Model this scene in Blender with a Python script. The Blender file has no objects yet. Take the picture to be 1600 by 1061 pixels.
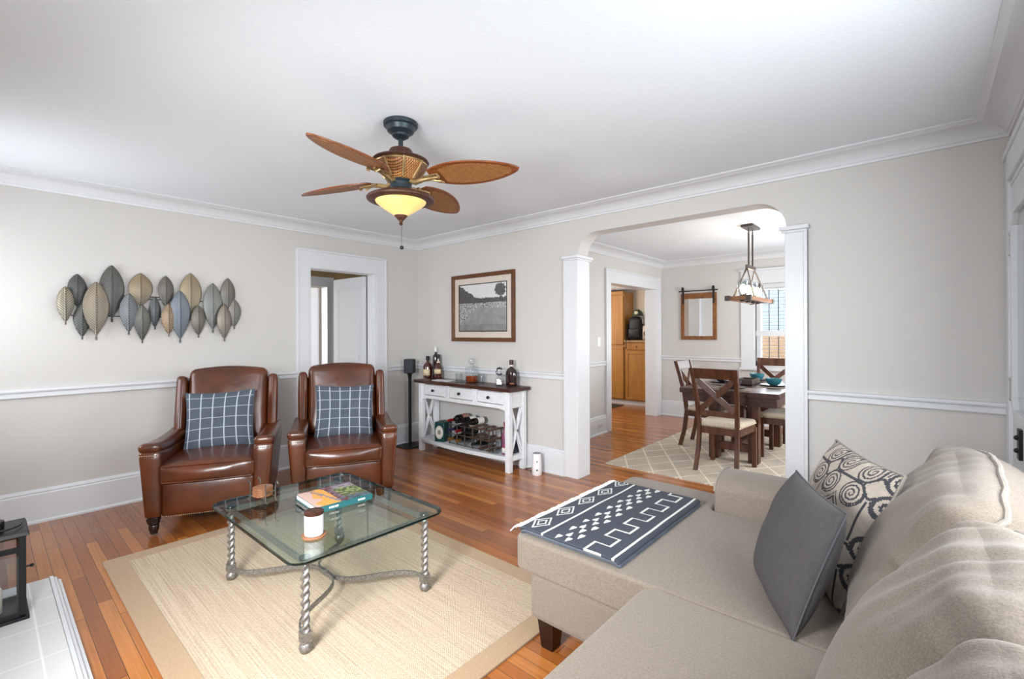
import bpy, bmesh, math, random
from math import sin, cos, pi, radians, sqrt, atan2, hypot
from mathutils import Vector, Matrix, noise
random.seed(7)
S = bpy.context.scene
COL = S.collection

# ------------------------------------------------------------------ camera
F_PX, YAW, CAMP, CY, ROLL = 732.49, radians(41.46), Vector((4.8226, -3.6595, 1.3592)), 519.54, radians(0.2257)
cam_d = bpy.data.cameras.new('camera'); cam = bpy.data.objects.new('camera', cam_d); COL.objects.link(cam)
fw = Vector((-sin(YAW), cos(YAW), 0)); rt = Vector((cos(YAW), sin(YAW), 0)); up = Vector((0, 0, 1))
r2 = rt*cos(ROLL) - up*sin(ROLL); u2 = rt*sin(ROLL) + up*cos(ROLL)
cam.matrix_world = Matrix((( r2.x, u2.x, -fw.x, CAMP.x), (r2.y, u2.y, -fw.y, CAMP.y), (r2.z, u2.z, -fw.z, CAMP.z), (0, 0, 0, 1)))
cam_d.sensor_width = 36; cam_d.lens = 36*F_PX/1600; cam_d.shift_y = -(530.5-CY)/1600; cam_d.clip_start = 0.02
S.camera = cam

# ------------------------------------------------------------------ light and exposure
S.view_settings.view_transform = 'Standard'; S.view_settings.look = 'None'; S.view_settings.gamma = 1
S.view_settings.exposure = 0.30
try: S.view_settings.use_curve_mapping = False
except Exception: pass
W = bpy.data.worlds.new('sky'); S.world = W; W.use_nodes = True
W.node_tree.nodes['Background'].inputs[0].default_value = (0.86, 0.93, 1.0, 1); W.node_tree.nodes['Background'].inputs[1].default_value = 2.2

def area(name, loc, direction, sx, sy, power, col=(1, 1, 1), spread=180):
    l = bpy.data.lights.new(name, 'AREA'); l.shape = 'RECTANGLE'; l.size = sx; l.size_y = sy; l.energy = power; l.color = col
    l.spread = radians(spread)
    o = bpy.data.objects.new(name, l); COL.objects.link(o); o.location = loc
    o.rotation_euler = Vector(direction).to_track_quat('-Z', 'Z').to_euler()
    return o
# daylight outside the wall_front, wall_right and dining back windows, plus added lights
area('daylight_front_window', (3.75, -4.10, 1.5), (-0.6, 1, -0.55), 0.6, 0.7, 66, (0.96, 0.98, 1), 130)
area('daylight_front_left_window', (0.62, -4.12, 1.5), (0.35, 1, 0.12), 0.8, 1.2, 16, (0.95, 0.97, 1))
area('daylight_side_window', (5.36, -2.35, 1.5), (-1, 0, 0.12), 1.9, 1.2, 64, (0.91, 0.96, 1))
area('added_dining_side_daylight', (5.36, 2.1, 1.45), (-1, 0, -0.05), 1.7, 1.25, 88, (0.97, 0.98, 1))  # added at an opening in the unseen side wall to brighten the dining room
area('daylight_dining_window', (3.4, 4.05, 1.45), (0, -1, -0.1), 0.85, 1.15, 30, (0.95, 0.98, 1))
area('added_kitchen_daylight', (-1.25, 3.0, 1.45), (1, 0.25, 0), 1.2, 1.1, 28, (1, 0.95, 0.88))  # added at an unseen opening to raise the kitchen light
area('added_bedroom_daylight', (-1.9, -2.38, 1.5), (0.3, 1, 0), 0.7, 1.2, 34, (0.97, 0.98, 1))  # added light in the unseen bedroom, no window built; brightens the open door

# ------------------------------------------------------------------ helpers
def lin(h):
    if isinstance(h, str):
        h = h.lstrip('#'); h = tuple(int(h[i:i+2], 16)/255 for i in (0, 2, 4))
    return tuple((c/12.92 if c <= 0.04045 else ((c+0.055)/1.055)**2.4) for c in h) + (1.0,)

class NT:
    def __init__(s, name):
        s.m = bpy.data.materials.new(name); s.m.use_nodes = True; s.t = s.m.node_tree; s.t.nodes.clear()
        s.out = s.n('ShaderNodeOutputMaterial')
    def n(s, typ, **kw):
        nd = s.t.nodes.new(typ)
        for k, v in kw.items():
            if k in ('i',):
                for a, b in v.items(): nd.inputs[a].default_value = b
            else: setattr(nd, k, v)
        return nd
    def l(s, a, b): s.t.links.new(a, b)
    def coord(s, scale=(1, 1, 1), rot=(0, 0, 0), kind='Object'):
        tc = s.n('ShaderNodeTexCoord'); mp = s.n('ShaderNodeMapping')
        mp.inputs['Scale'].default_value = scale; mp.inputs['Rotation'].default_value = rot
        s.l(tc.outputs[kind], mp.inputs['Vector']); return mp.outputs['Vector']
    def bsdf(s, rough=0.5, metal=0, **kw):
        b = s.n('ShaderNodeBsdfPrincipled'); b.inputs['Roughness'].default_value = rough; b.inputs['Metallic'].default_value = metal
        for k, v in kw.items(): b.inputs[k].default_value = v
        s.l(b.outputs[0], s.out.inputs[0]); s.b = b; return b
    def math(s, op, a, b=None):
        nd = s.n('ShaderNodeMath', operation=op)
        for k, v in enumerate((a, b)):
            if v is None: continue
            if isinstance(v, (int, float)): nd.inputs[k].default_value = v
            else: s.l(v, nd.inputs[k])
        return nd.outputs[0]
    def mix(s, fac, a, b):
        nd = s.n('ShaderNodeMix', data_type='RGBA')
        for k, v in ((0, fac), (6, a), (7, b)):
            if isinstance(v, (int, float, tuple)): nd.inputs[k].default_value = v
            else: s.l(v, nd.inputs[k])
        return nd.outputs[2]
    def noise(s, vec, scale=5, detail=3, rough=0.5):
        nd = s.n('ShaderNodeTexNoise'); nd.inputs['Scale'].default_value = scale; nd.inputs['Detail'].default_value = detail
        nd.inputs['Roughness'].default_value = rough; s.l(vec, nd.inputs['Vector']); return nd.outputs['Fac']
    def ramp(s, fac, stops):
        nd = s.n('ShaderNodeValToRGB'); el = nd.color_ramp.elements
        while len(el) < len(stops): el.new(0.5)
        for e, (p, c) in zip(el, stops): e.position = p; e.color = c
        s.l(fac, nd.inputs[0]); return nd.outputs[0]
    def bump(s, h, strength=0.3, dist=0.01):
        nd = s.n('ShaderNodeBump'); nd.inputs['Strength'].default_value = strength; nd.inputs['Distance'].default_value = dist
        s.l(h, nd.inputs['Height']); s.l(nd.outputs[0], s.b.inputs['Normal']); return nd

def mat(name, col, rough=0.5, metal=0, col2=None, vs=(8, 8, 8), vscale=1, bump=None, **kw):
    """plain principled material, optional noise variation to col2 and noise bump=(scale, strength, distance)"""
    t = NT(name); t.bsdf(rough, metal, **kw)
    if col2:
        t.l(t.mix(t.ramp(t.noise(t.coord(vs), vscale, 4), [(0.35, (0, 0, 0, 1)), (0.65, (1, 1, 1, 1))]), lin(col), lin(col2)), t.b.inputs['Base Color'])
    else: t.b.inputs['Base Color'].default_value = lin(col)
    if bump: t.bump(t.noise(t.coord(), bump[0], 3), bump[1], bump[2])
    return t.m

def vcol_mat(name, rough=0.8, bump=None, weave=0.0, wscale=300, **kw):
    """base colour read from the mesh's own 'Col' pattern attribute"""
    t = NT(name); t.bsdf(rough, **kw)
    a = t.n('ShaderNodeAttribute', attribute_name='Col')
    if weave:
        f = t.noise(t.coord((1, 1, 1)), wscale, 2)
        t.l(t.mix(t.math('MULTIPLY', f, weave), a.outputs['Color'], (0.02, 0.02, 0.025, 1)), t.b.inputs['Base Color'])
    else: t.l(a.outputs['Color'], t.b.inputs['Base Color'])
    if bump: t.bump(t.noise(t.coord(), bump[0], 2), bump[1], bump[2])
    return t.m

def glass_mat(name, tint, ior=1.5, rough=0.0):
    t = NT(name)
    tr = t.n('ShaderNodeBsdfTransparent'); tr.inputs[0].default_value = tint
    gl = t.n('ShaderNodeBsdfGlossy'); gl.inputs['Roughness'].default_value = rough
    fr = t.n('ShaderNodeFresnel'); ge = t.n('ShaderNodeNewGeometry')
    t.l(t.math('ADD', t.math('MULTIPLY', ge.outputs['Backfacing'], 1/ior-ior), ior), fr.inputs[0])
    mx = t.n('ShaderNodeMixShader'); t.l(fr.outputs[0], mx.inputs[0]); t.l(tr.outputs[0], mx.inputs[1]); t.l(gl.outputs[0], mx.inputs[2])
    t.l(mx.outputs[0], t.out.inputs[0]); return t.m

def emis(name, col, strength):
    t = NT(name); e = t.n('ShaderNodeEmission'); e.inputs[0].default_value = lin(col); e.inputs[1].default_value = strength
    t.l(e.outputs[0], t.out.inputs[0]); return t.m

class B:
    """collects shapes into one mesh"""
    def __init__(s): s.bm = bmesh.new(); s.M = Matrix()
    def _v(s, p): return s.bm.verts.new(s.M @ Vector(p))
    def _f(s, vs, mi=0):
        try: f = s.bm.faces.new(vs); f.material_index = mi; return f
        except ValueError: return None
    def box(s, x0, x1, y0, y1, z0, z1, mi=0):
        v = [s._v(p) for p in ((x0,y0,z0),(x1,y0,z0),(x1,y1,z0),(x0,y1,z0),(x0,y0,z1),(x1,y0,z1),(x1,y1,z1),(x0,y1,z1))]
        for q in ((0,3,2,1),(4,5,6,7),(0,1,5,4),(1,2,6,5),(2,3,7,6),(3,0,4,7)): s._f([v[i] for i in q], mi)
        return s
    def hexa(s, bot, top, mi=0):
        v = [s._v(p) for p in list(bot)+list(top)]; n = len(bot)
        s._f(v[:n][::-1], mi); s._f(v[n:], mi)
        for i in range(n): s._f([v[i], v[(i+1) % n], v[n+(i+1) % n], v[n+i]], mi)
        return s
    def prism(s, poly, axis, a, b, mi=0):
        def P(p, t): return {'x': (t, p[0], p[1]), 'y': (p[0], t, p[1]), 'z': (p[0], p[1], t)}[axis]
        s.hexa([P(p, a) for p in poly], [P(p, b) for p in poly], mi); return s
    def beam(s, p0, p1, w, h, upv=(0, 0, 1), mi=0):
        p0, p1 = Vector(p0), Vector(p1); d = (p1-p0).normalized(); u = Vector(upv)
        if abs(d.dot(u)) > 0.98: u = Vector((1, 0, 0))
        a = d.cross(u).normalized(); u = a.cross(d)
        c = [a*w/2*i + u*h/2*j for i, j in ((-1,-1),(1,-1),(1,1),(-1,1))]
        s.hexa([p0+k for k in c], [p1+k for k in c], mi); return s
    def tube(s, pts, r, n=8, closed=False, mi=0, ry=None):
        pts = [Vector(p) for p in pts]; m = len(pts); rings = []; prev = None
        for i, p in enumerate(pts):
            if closed: d = pts[(i+1) % m]-pts[i-1]
            else: d = pts[min(i+1, m-1)]-pts[max(i-1, 0)]
            d.normalize()
            if prev is None:
                u = Vector((0, 0, 1)) if abs(d.z) < 0.9 else Vector((1, 0, 0)); a = d.cross(u).normalized()
            else: a = (prev - d*prev.dot(d)).normalized()
            prev = a; b = a.cross(d); rr = r[i] if isinstance(r, (list, tuple)) else r; rb = rr if ry is None else ry
            rings.append([s._v(p + a*rr*cos(2*pi*k/n) + b*rb*sin(2*pi*k/n)) for k in range(n)])
        for i in range(m if closed else m-1):
            A, Bb = rings[i], rings[(i+1) % m]
            for k in range(n): s._f([A[k], A[(k+1) % n], Bb[(k+1) % n], Bb[k]], mi)
        if not closed: s._f(rings[0][::-1], mi); s._f(rings[-1], mi)
        return s
    def lathe(s, prof, c=(0, 0, 0), n=24, mi=0, sx=1, sy=1, rot=0, cap=True, mif=None):
        c = Vector(c); rings = []
        for r, z in prof:
            rings.append([s._v((c.x+sx*r*cos(rot+2*pi*k/n), c.y+sy*r*sin(rot+2*pi*k/n), c.z+z)) for k in range(n)])
        for i in range(len(prof)-1):
            for k in range(n):
                s._f([rings[i][k], rings[i][(k+1) % n], rings[i+1][(k+1) % n], rings[i+1][k]], mif(i, k) if mif else mi)
        if cap:
            s._f(rings[0][::-1], mi); s._f(rings[-1], mi)
        return s
    def ball(s, c, r, n=10, mi=0, sz=1):
        s.lathe([(max(1e-4, r*sin(pi*i/n)), -r*sz*cos(pi*i/n)) for i in range(n+1)], c, n+4, mi, cap=True); return s
    def rbox(s, hx, hy, hz, r, n=10, puff=(0, 0, 0), c=(0, 0, 0), mi=0, fn=None):
        """rounded box with domed faces; fn(p) may move points"""
        ring = {}
        c = Vector(c)
        def vert(i, j, k):
            key = (i, j, k)
            if key in ring: return ring[key]
            def ax(t, h):
                u = -1+2*t/n
                return u
            u = (ax(i, hx), ax(j, hy), ax(k, hz))
            hs = (hx, hy, hz)
            # concentrate rows near edges
            p = []
            for a in range(3):
                ua = sin(u[a]*pi/2)
                p.append(ua*hs[a])
            q = [max(-(hs[a]-r), min(hs[a]-r, p[a])) for a in range(3)]
            d = Vector([p[a]-q[a] for a in range(3)])
            P = Vector(q) + (d.normalized()*r if d.length > 1e-9 else Vector())
            w = [max(0, 1-(p[a]/hs[a])**2)**1.5 for a in range(3)]
            P.x += puff[0]*(p[0]/hx)*w[1]*w[2]; P.y += puff[1]*(p[1]/hy)*w[0]*w[2]; P.z += puff[2]*(p[2]/hz)*w[0]*w[1]
            if fn: P = fn(P)
            v = s._v(P+c); ring[key] = v; return v
        for a in range(3):
            for side in (0, n):
                for i in range(n):
                    for j in range(n):
                        def K(x, y):
                            t = [0, 0, 0]; t[a] = side; t[(a+1) % 3] = x; t[(a+2) % 3] = y; return vert(*t)
                        q = [K(i, j), K(i+1, j), K(i+1, j+1), K(i, j+1)]
                        if side == 0: q.reverse()
                        s._f(q, mi)
        return s
    def done(s, name, mats, parent=None, bevel=0, seg=2, smooth=40, norm=True):
        if norm: bmesh.ops.recalc_face_normals(s.bm, faces=s.bm.faces)
        me = bpy.data.meshes.new(name); s.bm.to_mesh(me); s.bm.free()
        return link(name, me, mats, parent, bevel, seg, smooth)

def link(name, me, mats, parent=None, bevel=0, seg=2, smooth=40):
    if not isinstance(mats, (list, tuple)): mats = [mats]
    for m in mats: me.materials.append(m)
    if smooth:
        me.polygons.foreach_set('use_smooth', [True]*len(me.polygons)); me.set_sharp_from_angle(angle=radians(smooth))
    o = bpy.data.objects.new(name, me); COL.objects.link(o)
    if parent is not None: o.parent = parent
    if bevel:
        md = o.modifiers.new('bevel', 'BEVEL'); md.width = bevel; md.segments = seg; md.limit_method = 'ANGLE'; md.angle_limit = radians(35)
    return o

def tag(o, label, cat, group=None, kind=None):
    o['label'] = label; o['category'] = cat
    if group: o['group'] = group
    if kind: o['kind'] = kind
    return o
def thing(name, label, cat, loc=(0, 0, 0), rz=0, group=None):
    o = bpy.data.objects.new(name, None); COL.objects.link(o); o.empty_display_size = 0.1
    o.location = loc; o.rotation_euler = (0, 0, rz); return tag(o, label, cat, group)
def struct(o): o['kind'] = 'structure'; return o
def kids(o): return [c for c in bpy.data.objects if c.parent == o]
def dup(o, label=None, loc=None, rz=None, parent=None):
    c = o.copy(); COL.objects.link(c)
    if parent: c.parent = parent
    if loc is not None: c.location = loc
    if rz is not None: c.rotation_euler = (0, 0, rz)
    if label: c['label'] = label
    for k in kids(o):
        dup(k, parent=c)
    return c

def set_cols(me, cols):
    """cols: one rgba per face"""
    a = me.color_attributes.new('Col', 'FLOAT_COLOR', 'CORNER'); buf = []
    for p, c in zip(me.polygons, cols): buf += list(c)*p.loop_total
    a.data.foreach_set('color', buf)

def sheet(nu, nv, pos, colf, name, m, parent=None, smooth=60, thick=0):
    """grid mesh pos(u,v)->xyz, colf(u,v)->rgba for each face"""
    V = [pos(i/nu, j/nv) for j in range(nv+1) for i in range(nu+1)]
    Fc = [(j*(nu+1)+i, j*(nu+1)+i+1, (j+1)*(nu+1)+i+1, (j+1)*(nu+1)+i) for j in range(nv) for i in range(nu)]
    me = bpy.data.meshes.new(name); me.from_pydata(V, [], Fc); me.update()
    set_cols(me, [colf((i+0.5)/nu, (j+0.5)/nv) for j in range(nv) for i in range(nu)])
    o = link(name, me, m, parent, 0, 2, smooth)
    if thick:
        md = o.modifiers.new('thickness', 'SOLIDIFY'); md.thickness = thick; md.offset = -1
    return o

def pillow_mesh(w, h, t, n, front, back, p=2.6, sag=0.07, wr=0.004):
    """throw pillow in local XY, front towards +z"""
    V = []; Fc = []; cols = []; idx = {}
    for side in (1, -1):
        for j in range(n+1):
            for i in range(n+1):
                edge = i in (0, n) or j in (0, n)
                if side == -1 and edge: idx[(side, i, j)] = idx[(1, i, j)]; continue
                u, v = -1+2*i/n, -1+2*j/n
                prof = ((1-abs(u)**p)*(1-abs(v)**p))**0.55
                x = w/2*u*(1-sag*(1-v*v)); y = h/2*v*(1-sag*(1-u*u))
                z = side*t/2*prof
                z += side*wr*noise.noise(Vector((x*9, y*9, side*3)))*min(1, prof*3)
                idx[(side, i, j)] = len(V); V.append((x, y, z))
    for side, fn in ((1, front), (-1, back)):
        for j in range(n):
            for i in range(n):
                q = [idx[(side, i, j)], idx[(side, i+1, j)], idx[(side, i+1, j+1)], idx[(side, i, j+1)]]
                if side == -1: q.reverse()
                Fc.append(q); cols.append(fn((i+.5)/n, (j+.5)/n))
    me = bpy.data.meshes.new('pillow'); me.from_pydata(V, [], Fc); me.update(); set_cols(me, cols)
    return me
def pillow_edge(w, h, sag=0.07, n=20):
    P = []
    for k in range(4*n):
        s_, t = k//n, -1+2*(k % n)/n
        u, v = [(t, -1), (1, t), (-t, 1), (-1, -t)][s_]
        P.append((w/2*u*(1-sag*(1-v*v)), h/2*v*(1-sag*(1-u*u)), 0))
    return P
# ------------------------------------------------------------------ materials
def floor_mat():
    t = NT('oak_strip_floor'); t.bsdf(0.24, 0)
    t.b.inputs['Coat Weight'].default_value = 0.25; t.b.inputs['Coat Roughness'].default_value = 0.12
    sx = t.n('ShaderNodeSeparateXYZ'); t.l(t.coord(), sx.inputs[0])
    row = t.math('DIVIDE', sx.outputs[1], 0.0585); rid = t.math('FLOOR', row); rf = t.math('FRACT', row)
    wn = t.n('ShaderNodeTexWhiteNoise', noise_dimensions='1D'); t.l(rid, wn.inputs['W'])
    xs = t.math('ADD', t.math('DIVIDE', sx.outputs[0], 1.15), t.math('MULTIPLY', wn.outputs['Value'], 7.0))
    bid = t.math('FLOOR', xs); bf = t.math('FRACT', xs)
    cb = t.n('ShaderNodeCombineXYZ'); t.l(rid, cb.inputs[0]); t.l(bid, cb.inputs[1])
    w2 = t.n('ShaderNodeTexWhiteNoise', noise_dimensions='2D'); t.l(cb.outputs[0], w2.inputs['Vector'])
    base = t.ramp(w2.outputs['Value'], [(0.0, lin('#84491f')), (0.35, lin('#9c5a28')), (0.7, lin('#ac6831')), (1.0, lin('#bf7b3d'))])
    # grain stretched along the strip, shifted from strip to strip
    mp = t.n('ShaderNodeMapping'); mp.inputs['Scale'].default_value = (1.5, 45, 1); tc = t.n('ShaderNodeTexCoord'); t.l(tc.outputs['Object'], mp.inputs[0])
    vm = t.n('ShaderNodeVectorMath', operation='ADD'); t.l(mp.outputs[0], vm.inputs[0]); t.l(w2.outputs['Color'], vm.inputs[1])
    g = t.noise(vm.outputs[0], 2.2, 5, 0.6)
    c = t.mix(t.ramp(g, [(0.3, (0, 0, 0, 1)), (0.75, (1, 1, 1, 1))]), base, t.mix(0.45, base, lin('#6a3816')))
    e1 = t.math('LESS_THAN', t.math('ABSOLUTE', t.math('SUBTRACT', rf, 0.5)), 0.484)
    e2 = t.math('LESS_THAN', t.math('ABSOLUTE', t.math('SUBTRACT', bf, 0.5)), 0.4988)
    ok = t.math('MULTIPLY', e1, e2)
    t.l(t.mix(ok, lin('#2e1508'), c), t.b.inputs['Base Color'])
    t.bump(t.math('ADD', ok, t.math('MULTIPLY', g, 0.15)), 0.25, 0.002)
    return t.m
M = {}
M['floor'] = floor_mat()
M['wall'] = mat('greige_wall_paint', '#cbc8c4', 0.85, bump=(55, 0.2, 0.008))
M['tan'] = mat('tan_hall_paint', '#a98f66', 0.85)
M['ceil'] = mat('white_ceiling_paint', '#e4e9ee', 0.95, bump=(70, 0.25, 0.008))
M['trim'] = mat('white_trim_paint', '#d9dbde', 0.35)
M['trim_grey'] = mat('white_door_paint', '#d3d5d8', 0.4)
M['black'] = mat('black_metal', '#15161a', 0.45, 0.3)
M['blackp'] = mat('black_plastic', '#1e2027', 0.4)
M['chrome'] = mat('polished_metal', '#c8c8c8', 0.15, 1)
M['iron'] = mat('brushed_iron', '#a19d99', 0.48, 0.75, col2='#7a7672', vscale=14, bump=(40, 0.12, 0.003))
M['darkwood'] = mat('dark_walnut', '#4b2c20', 0.35, col2='#33190f', vs=(2, 30, 30), vscale=1.5)
M['dinwood'] = mat('brown_dining_wood', '#5a3520', 0.35, col2='#3e2112', vs=(14, 14, 2), vscale=2)
M['dintop'] = mat('dark_table_wood', '#4a3029', 0.28, col2='#38211b', vs=(20, 2, 20), vscale=2)
M['legwood'] = mat('espresso_wood', '#1d100c', 0.3)
M['leather'] = mat('cognac_leather', '#5c2b10', 0.33, col2='#44200b', vs=(5, 5, 5), vscale=1, bump=(13, 0.22, 0.012), **{'Coat Weight': 0.4, 'Coat Roughness': 0.2})
M['brass'] = mat('aged_brass_nail', '#b09a80', 0.3, 1)
M['white_wood'] = mat('distressed_white_wood', '#e9ebee', 0.5, col2='#dfe1e5', vscale=2)
M['glass'] = glass_mat('clear_glass', (0.90, 0.92, 0.93, 1))
M['pane'] = glass_mat('window_glass', (0.97, 0.99, 1, 1), 1.45)
M['table_glass'] = glass_mat('green_tinted_glass', (0.84, 0.92, 0.88, 1), 1.6)
M['edge_glass'] = mat('green_glass_edge', '#0b1c19', 0.12, 0)
M['white'] = mat('glossy_white', '#f2f2f2', 0.3)
M['cream'] = mat('cream_wax', '#e6dfcf', 0.5, **{'Subsurface Weight': 0.1})

def weave(name, c1, c2, scale, rough=0.9, strength=0.25, streak=None):
    t = NT(name); t.bsdf(rough); v = t.coord()
    sx = t.n('ShaderNodeSeparateXYZ'); t.l(v, sx.inputs[0])
    f = t.noise(t.coord((scale, scale*0.35, scale)), 1, 2); g = t.noise(t.coord((scale*0.35, scale, scale*0.6)), 1, 2)
    h = t.math('MULTIPLY', t.math('ADD', f, g), 0.5)
    t.l(t.mix(t.ramp(h, [(0.36, (0, 0, 0, 1)), (0.62, (1, 1, 1, 1))]), lin(c1), lin(c2)), t.b.inputs['Base Color'])
    t.b.inputs['Sheen Weight'].default_value = 0.15
    t.bump(h, strength, 0.004); return t.m
M['sofa'] = weave('oatmeal_sofa_fabric', '#6e6358', '#85796c', 420)
M['sofa_pipe'] = weave('oatmeal_piping', '#857c71', '#978d82', 420)
M['seat'] = weave('linen_seat_fabric', '#b3a48f', '#c4b7a4', 200)

def jute():
    t = NT('natural_jute_weave'); t.bsdf(0.95); v = t.coord(); sx = t.n('ShaderNodeSeparateXYZ'); t.l(v, sx.inputs[0])
    a = t.math('SINE', t.math('MULTIPLY', sx.outputs[0], 2*pi/0.012)); b = t.math('SINE', t.math('MULTIPLY', sx.outputs[1], 2*pi/0.011))
    w = t.math('ADD', t.math('MULTIPLY', t.math('MULTIPLY', a, b), 0.5), 0.5)
    st = t.noise(t.coord((1.2, 130, 1)), 1, 4, 0.7); s2 = t.noise(t.coord((60, 60, 1)), 1.5, 2)
    k = t.math('ADD', t.math('MULTIPLY', w, 0.35), t.math('ADD', t.math('MULTIPLY', st, 0.75), t.math('MULTIPLY', s2, 0.35)))
    t.l(t.ramp(k, [(0.42, lin('#826c53')), (0.66, lin('#b09c83')), (1.0, lin('#d3c5b0'))]), t.b.inputs['Base Color'])
    t.bump(k, 0.6, 0.004); return t.m
M['jute'] = jute()
M['jute_border'] = weave('tan_cotton_border', '#9c8164', '#ab9071', 260)

def trellis():
    t = NT('beige_trellis_rug'); t.bsdf(0.95); v = t.coord(); sx = t.n('ShaderNodeSeparateXYZ'); t.l(v, sx.inputs[0])
    p = t.math('DIVIDE', t.math('ADD', sx.outputs[0], t.math('MULTIPLY', sx.outputs[1], 0.62)), 0.27)
    q = t.math('DIVIDE', t.math('SUBTRACT', sx.outputs[0], t.math('MULTIPLY', sx.outputs[1], 0.62)), 0.27)
    fp = t.math('ABSOLUTE', t.math('SUBTRACT', t.math('FRACT', p), 0.5)); fq = t.math('ABSOLUTE', t.math('SUBTRACT', t.math('FRACT', q), 0.5))
    ln = t.math('GREATER_THAN', t.math('MAXIMUM', fp, fq), 0.452)
    ch = t.math('GREATER_THAN', t.math('FRACT', t.math('MULTIPLY', t.math('MAXIMUM', fp, fq), 9.0)), 0.55)
    n1 = t.noise(t.coord((3, 3, 3)), 1.2, 3); n2 = t.noise(t.coord((90, 90, 90)), 1, 2)
    base = t.mix(t.ramp(n1, [(0.35, (0, 0, 0, 1)), (0.68, (1, 1, 1, 1))]), lin('#cfbfa9'), lin('#b7aea2'))
    c = t.mix(t.math('MULTIPLY', ch, 0.3), base, lin('#8c8074'))
    c = t.mix(ln, c, lin('#e0d4c1')); c = t.mix(t.math('MULTIPLY', n2, 0.25), c, lin('#8d8070'))
    t.l(c, t.b.inputs['Base Color']); t.bump(n2, 0.4, 0.004); return t.m
M['trellis'] = trellis()

def cane():
    t = NT('woven_cane'); t.bsdf(0.5); v = t.coord(); sx = t.n('ShaderNodeSeparateXYZ'); t.l(v, sx.inputs[0])
    a = t.math('SINE', t.math('MULTIPLY', sx.outputs[0], 2*pi/0.016)); b = t.math('SINE', t.math('MULTIPLY', sx.outputs[1], 2*pi/0.011))
    w = t.math('ADD', t.math('MULTIPLY', t.math('MULTIPLY', a, b), 0.5), 0.5)
    k = t.math('ADD', w, t.math('MULTIPLY', t.noise(t.coord((40, 90, 40)), 1, 2), 0.4))
    t.l(t.ramp(k, [(0.35, lin('#4a2811')), (0.75, lin('#8a5224')), (1.0, lin('#c08c4e'))]), t.b.inputs['Base Color'])
    t.bump(w, 0.5, 0.003); return t.m
M['cane'] = cane()
M['blade'] = mat('oak_fan_blade', '#824820', 0.35, col2='#643213', vs=(3, 40, 40), vscale=1.5)
M['bronze'] = mat('aged_bronze', '#5d3b2c', 0.45, 0.35, col2='#3c241b', vscale=12)
M['slate_metal'] = mat('dark_slate_metal', '#2f3a40', 0.42, 0.5)
M['iron_gold'] = mat('antique_gold', '#b09468', 0.35, 0.75)

# ------------------------------------------------------------------ setting: shell
H = 2.5
XR, YF = 5.17, -3.98          # right wall plane, front wall plane
DX, DY, DR = 1.55, 3.78, 5.17 # dining room planes
WT = 0.17                     # wall with the arch
b = B(); b.box(-2.3, 5.5, -4.3, 5.6, -0.08, 0); struct(b.done('floor', M['floor'], smooth=0))
b = B(); b.box(-2.3, 5.35, -4.15, DY+0.1, H, H+0.1); struct(b.done('ceiling', M['ceil'], smooth=0))
# left wall with the hall doorway
D0, D1, DH = -1.40, -0.61, 2.05
b = B(); b.box(-0.13, 0, YF-0.17, D0, 0, H); b.box(-0.13, 0, D1, WT, 0, H); b.box(-0.13, 0, D0, D1, DH, H)
struct(b.done('wall_left', M['wall'], smooth=0))
# back wall with the arched opening
AX0, AX1, AZ, AS = 2.405, 4.105, 2.268, 2.07
arch = [(AX0, AS)]
for k in range(1, 17):
    a = pi - pi/2*k/16; arch.append((AX0+0.20+0.20*cos(a), AS+(AZ-AS)*sin(a)))
for k in range(0, 17):
    a = pi/2 - pi/2*k/16; arch.append((AX1-0.20+0.20*cos(a), AS+(AZ-AS)*sin(a)))
b = B()
b.box(-0.13, AX0, 0, WT, 0, H); b.box(AX1, XR+0.15, 0, WT, 0, H)
for (xa, za), (xb, zb) in zip(arch, arch[1:]):
    if xb-xa < 1e-5: continue
    b.hexa([(xa, 0, za), (xb, 0, zb), (xb, 0, H), (xa, 0, H)], [(xa, WT, za), (xb, WT, zb), (xb, WT, H), (xa, WT, H)])
bmesh.ops.remove_doubles(b.bm, verts=b.bm.verts, dist=1e-5)
struct(b.done('wall_back', M['wall'], smooth=30))
# front wall (behind the camera side) with two windows, right wall with door and window
def wall_holes(name, axis, plane, t, a0, a1, holes):
    b = B(); holes = sorted(holes); cur = a0
    def bx(p, q, z0, z1):
        if q-p < 1e-4 or z1-z0 < 1e-4: return
        lo, hi = min(plane, plane+t), max(plane, plane+t)
        if axis == 'x': b.box(p, q, lo, hi, z0, z1)
        else: b.box(lo, hi, p, q, z0, z1)
    for h0, h1, z0, z1 in holes:
        bx(cur, h0, 0, H); bx(h0, h1, 0, z0); bx(h0, h1, z1, H); cur = h1
    bx(cur, a1, 0, H)
    return struct(b.done(name, M['wall'], smooth=0))
wall_holes('wall_front', 'x', YF, -0.15, -0.13, XR+0.15, [(0.2, 1.02, 0.9, 2.1), (3.1, 4.4, 0.9, 2.1)])
wall_holes('wall_right', 'y', XR, 0.15, YF, 0, [(-3.4, -1.35, 0.95, 2.1)])
# dining room
wall_holes('wall_dining_left', 'y', DX, -0.16, WT, DY+0.14, [(2.09, 3.54, 0, 2.05)])
wall_holes('wall_dining_back', 'x', DY, 0.14, DX-0.16, DR+0.15, [(2.97, 3.85, 0.86, 2.05)])
wall_holes('wall_dining_right', 'y', DR, 0.15, WT, DY+0.14, [(1.2, 3.0, 0.8, 2.1)])  # unseen wall; its window opening is added to let light in
# hall behind the left wall
b = B(); b.box(-1.29, -1.15, -2.4, -1.35, 0, H); b.box(-1.29, -1.15, -0.62, 0.4, 0, H); b.box(-1.29, -1.15, -1.35, -0.62, 1.99, H)
struct(b.done('wall_hall', M['tan'], smooth=0))
b = B(); b.box(-1.15, -0.13, 0.3, 0.4, 0, H); struct(b.done('wall_hall_end', M['tan'], smooth=0))
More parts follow.
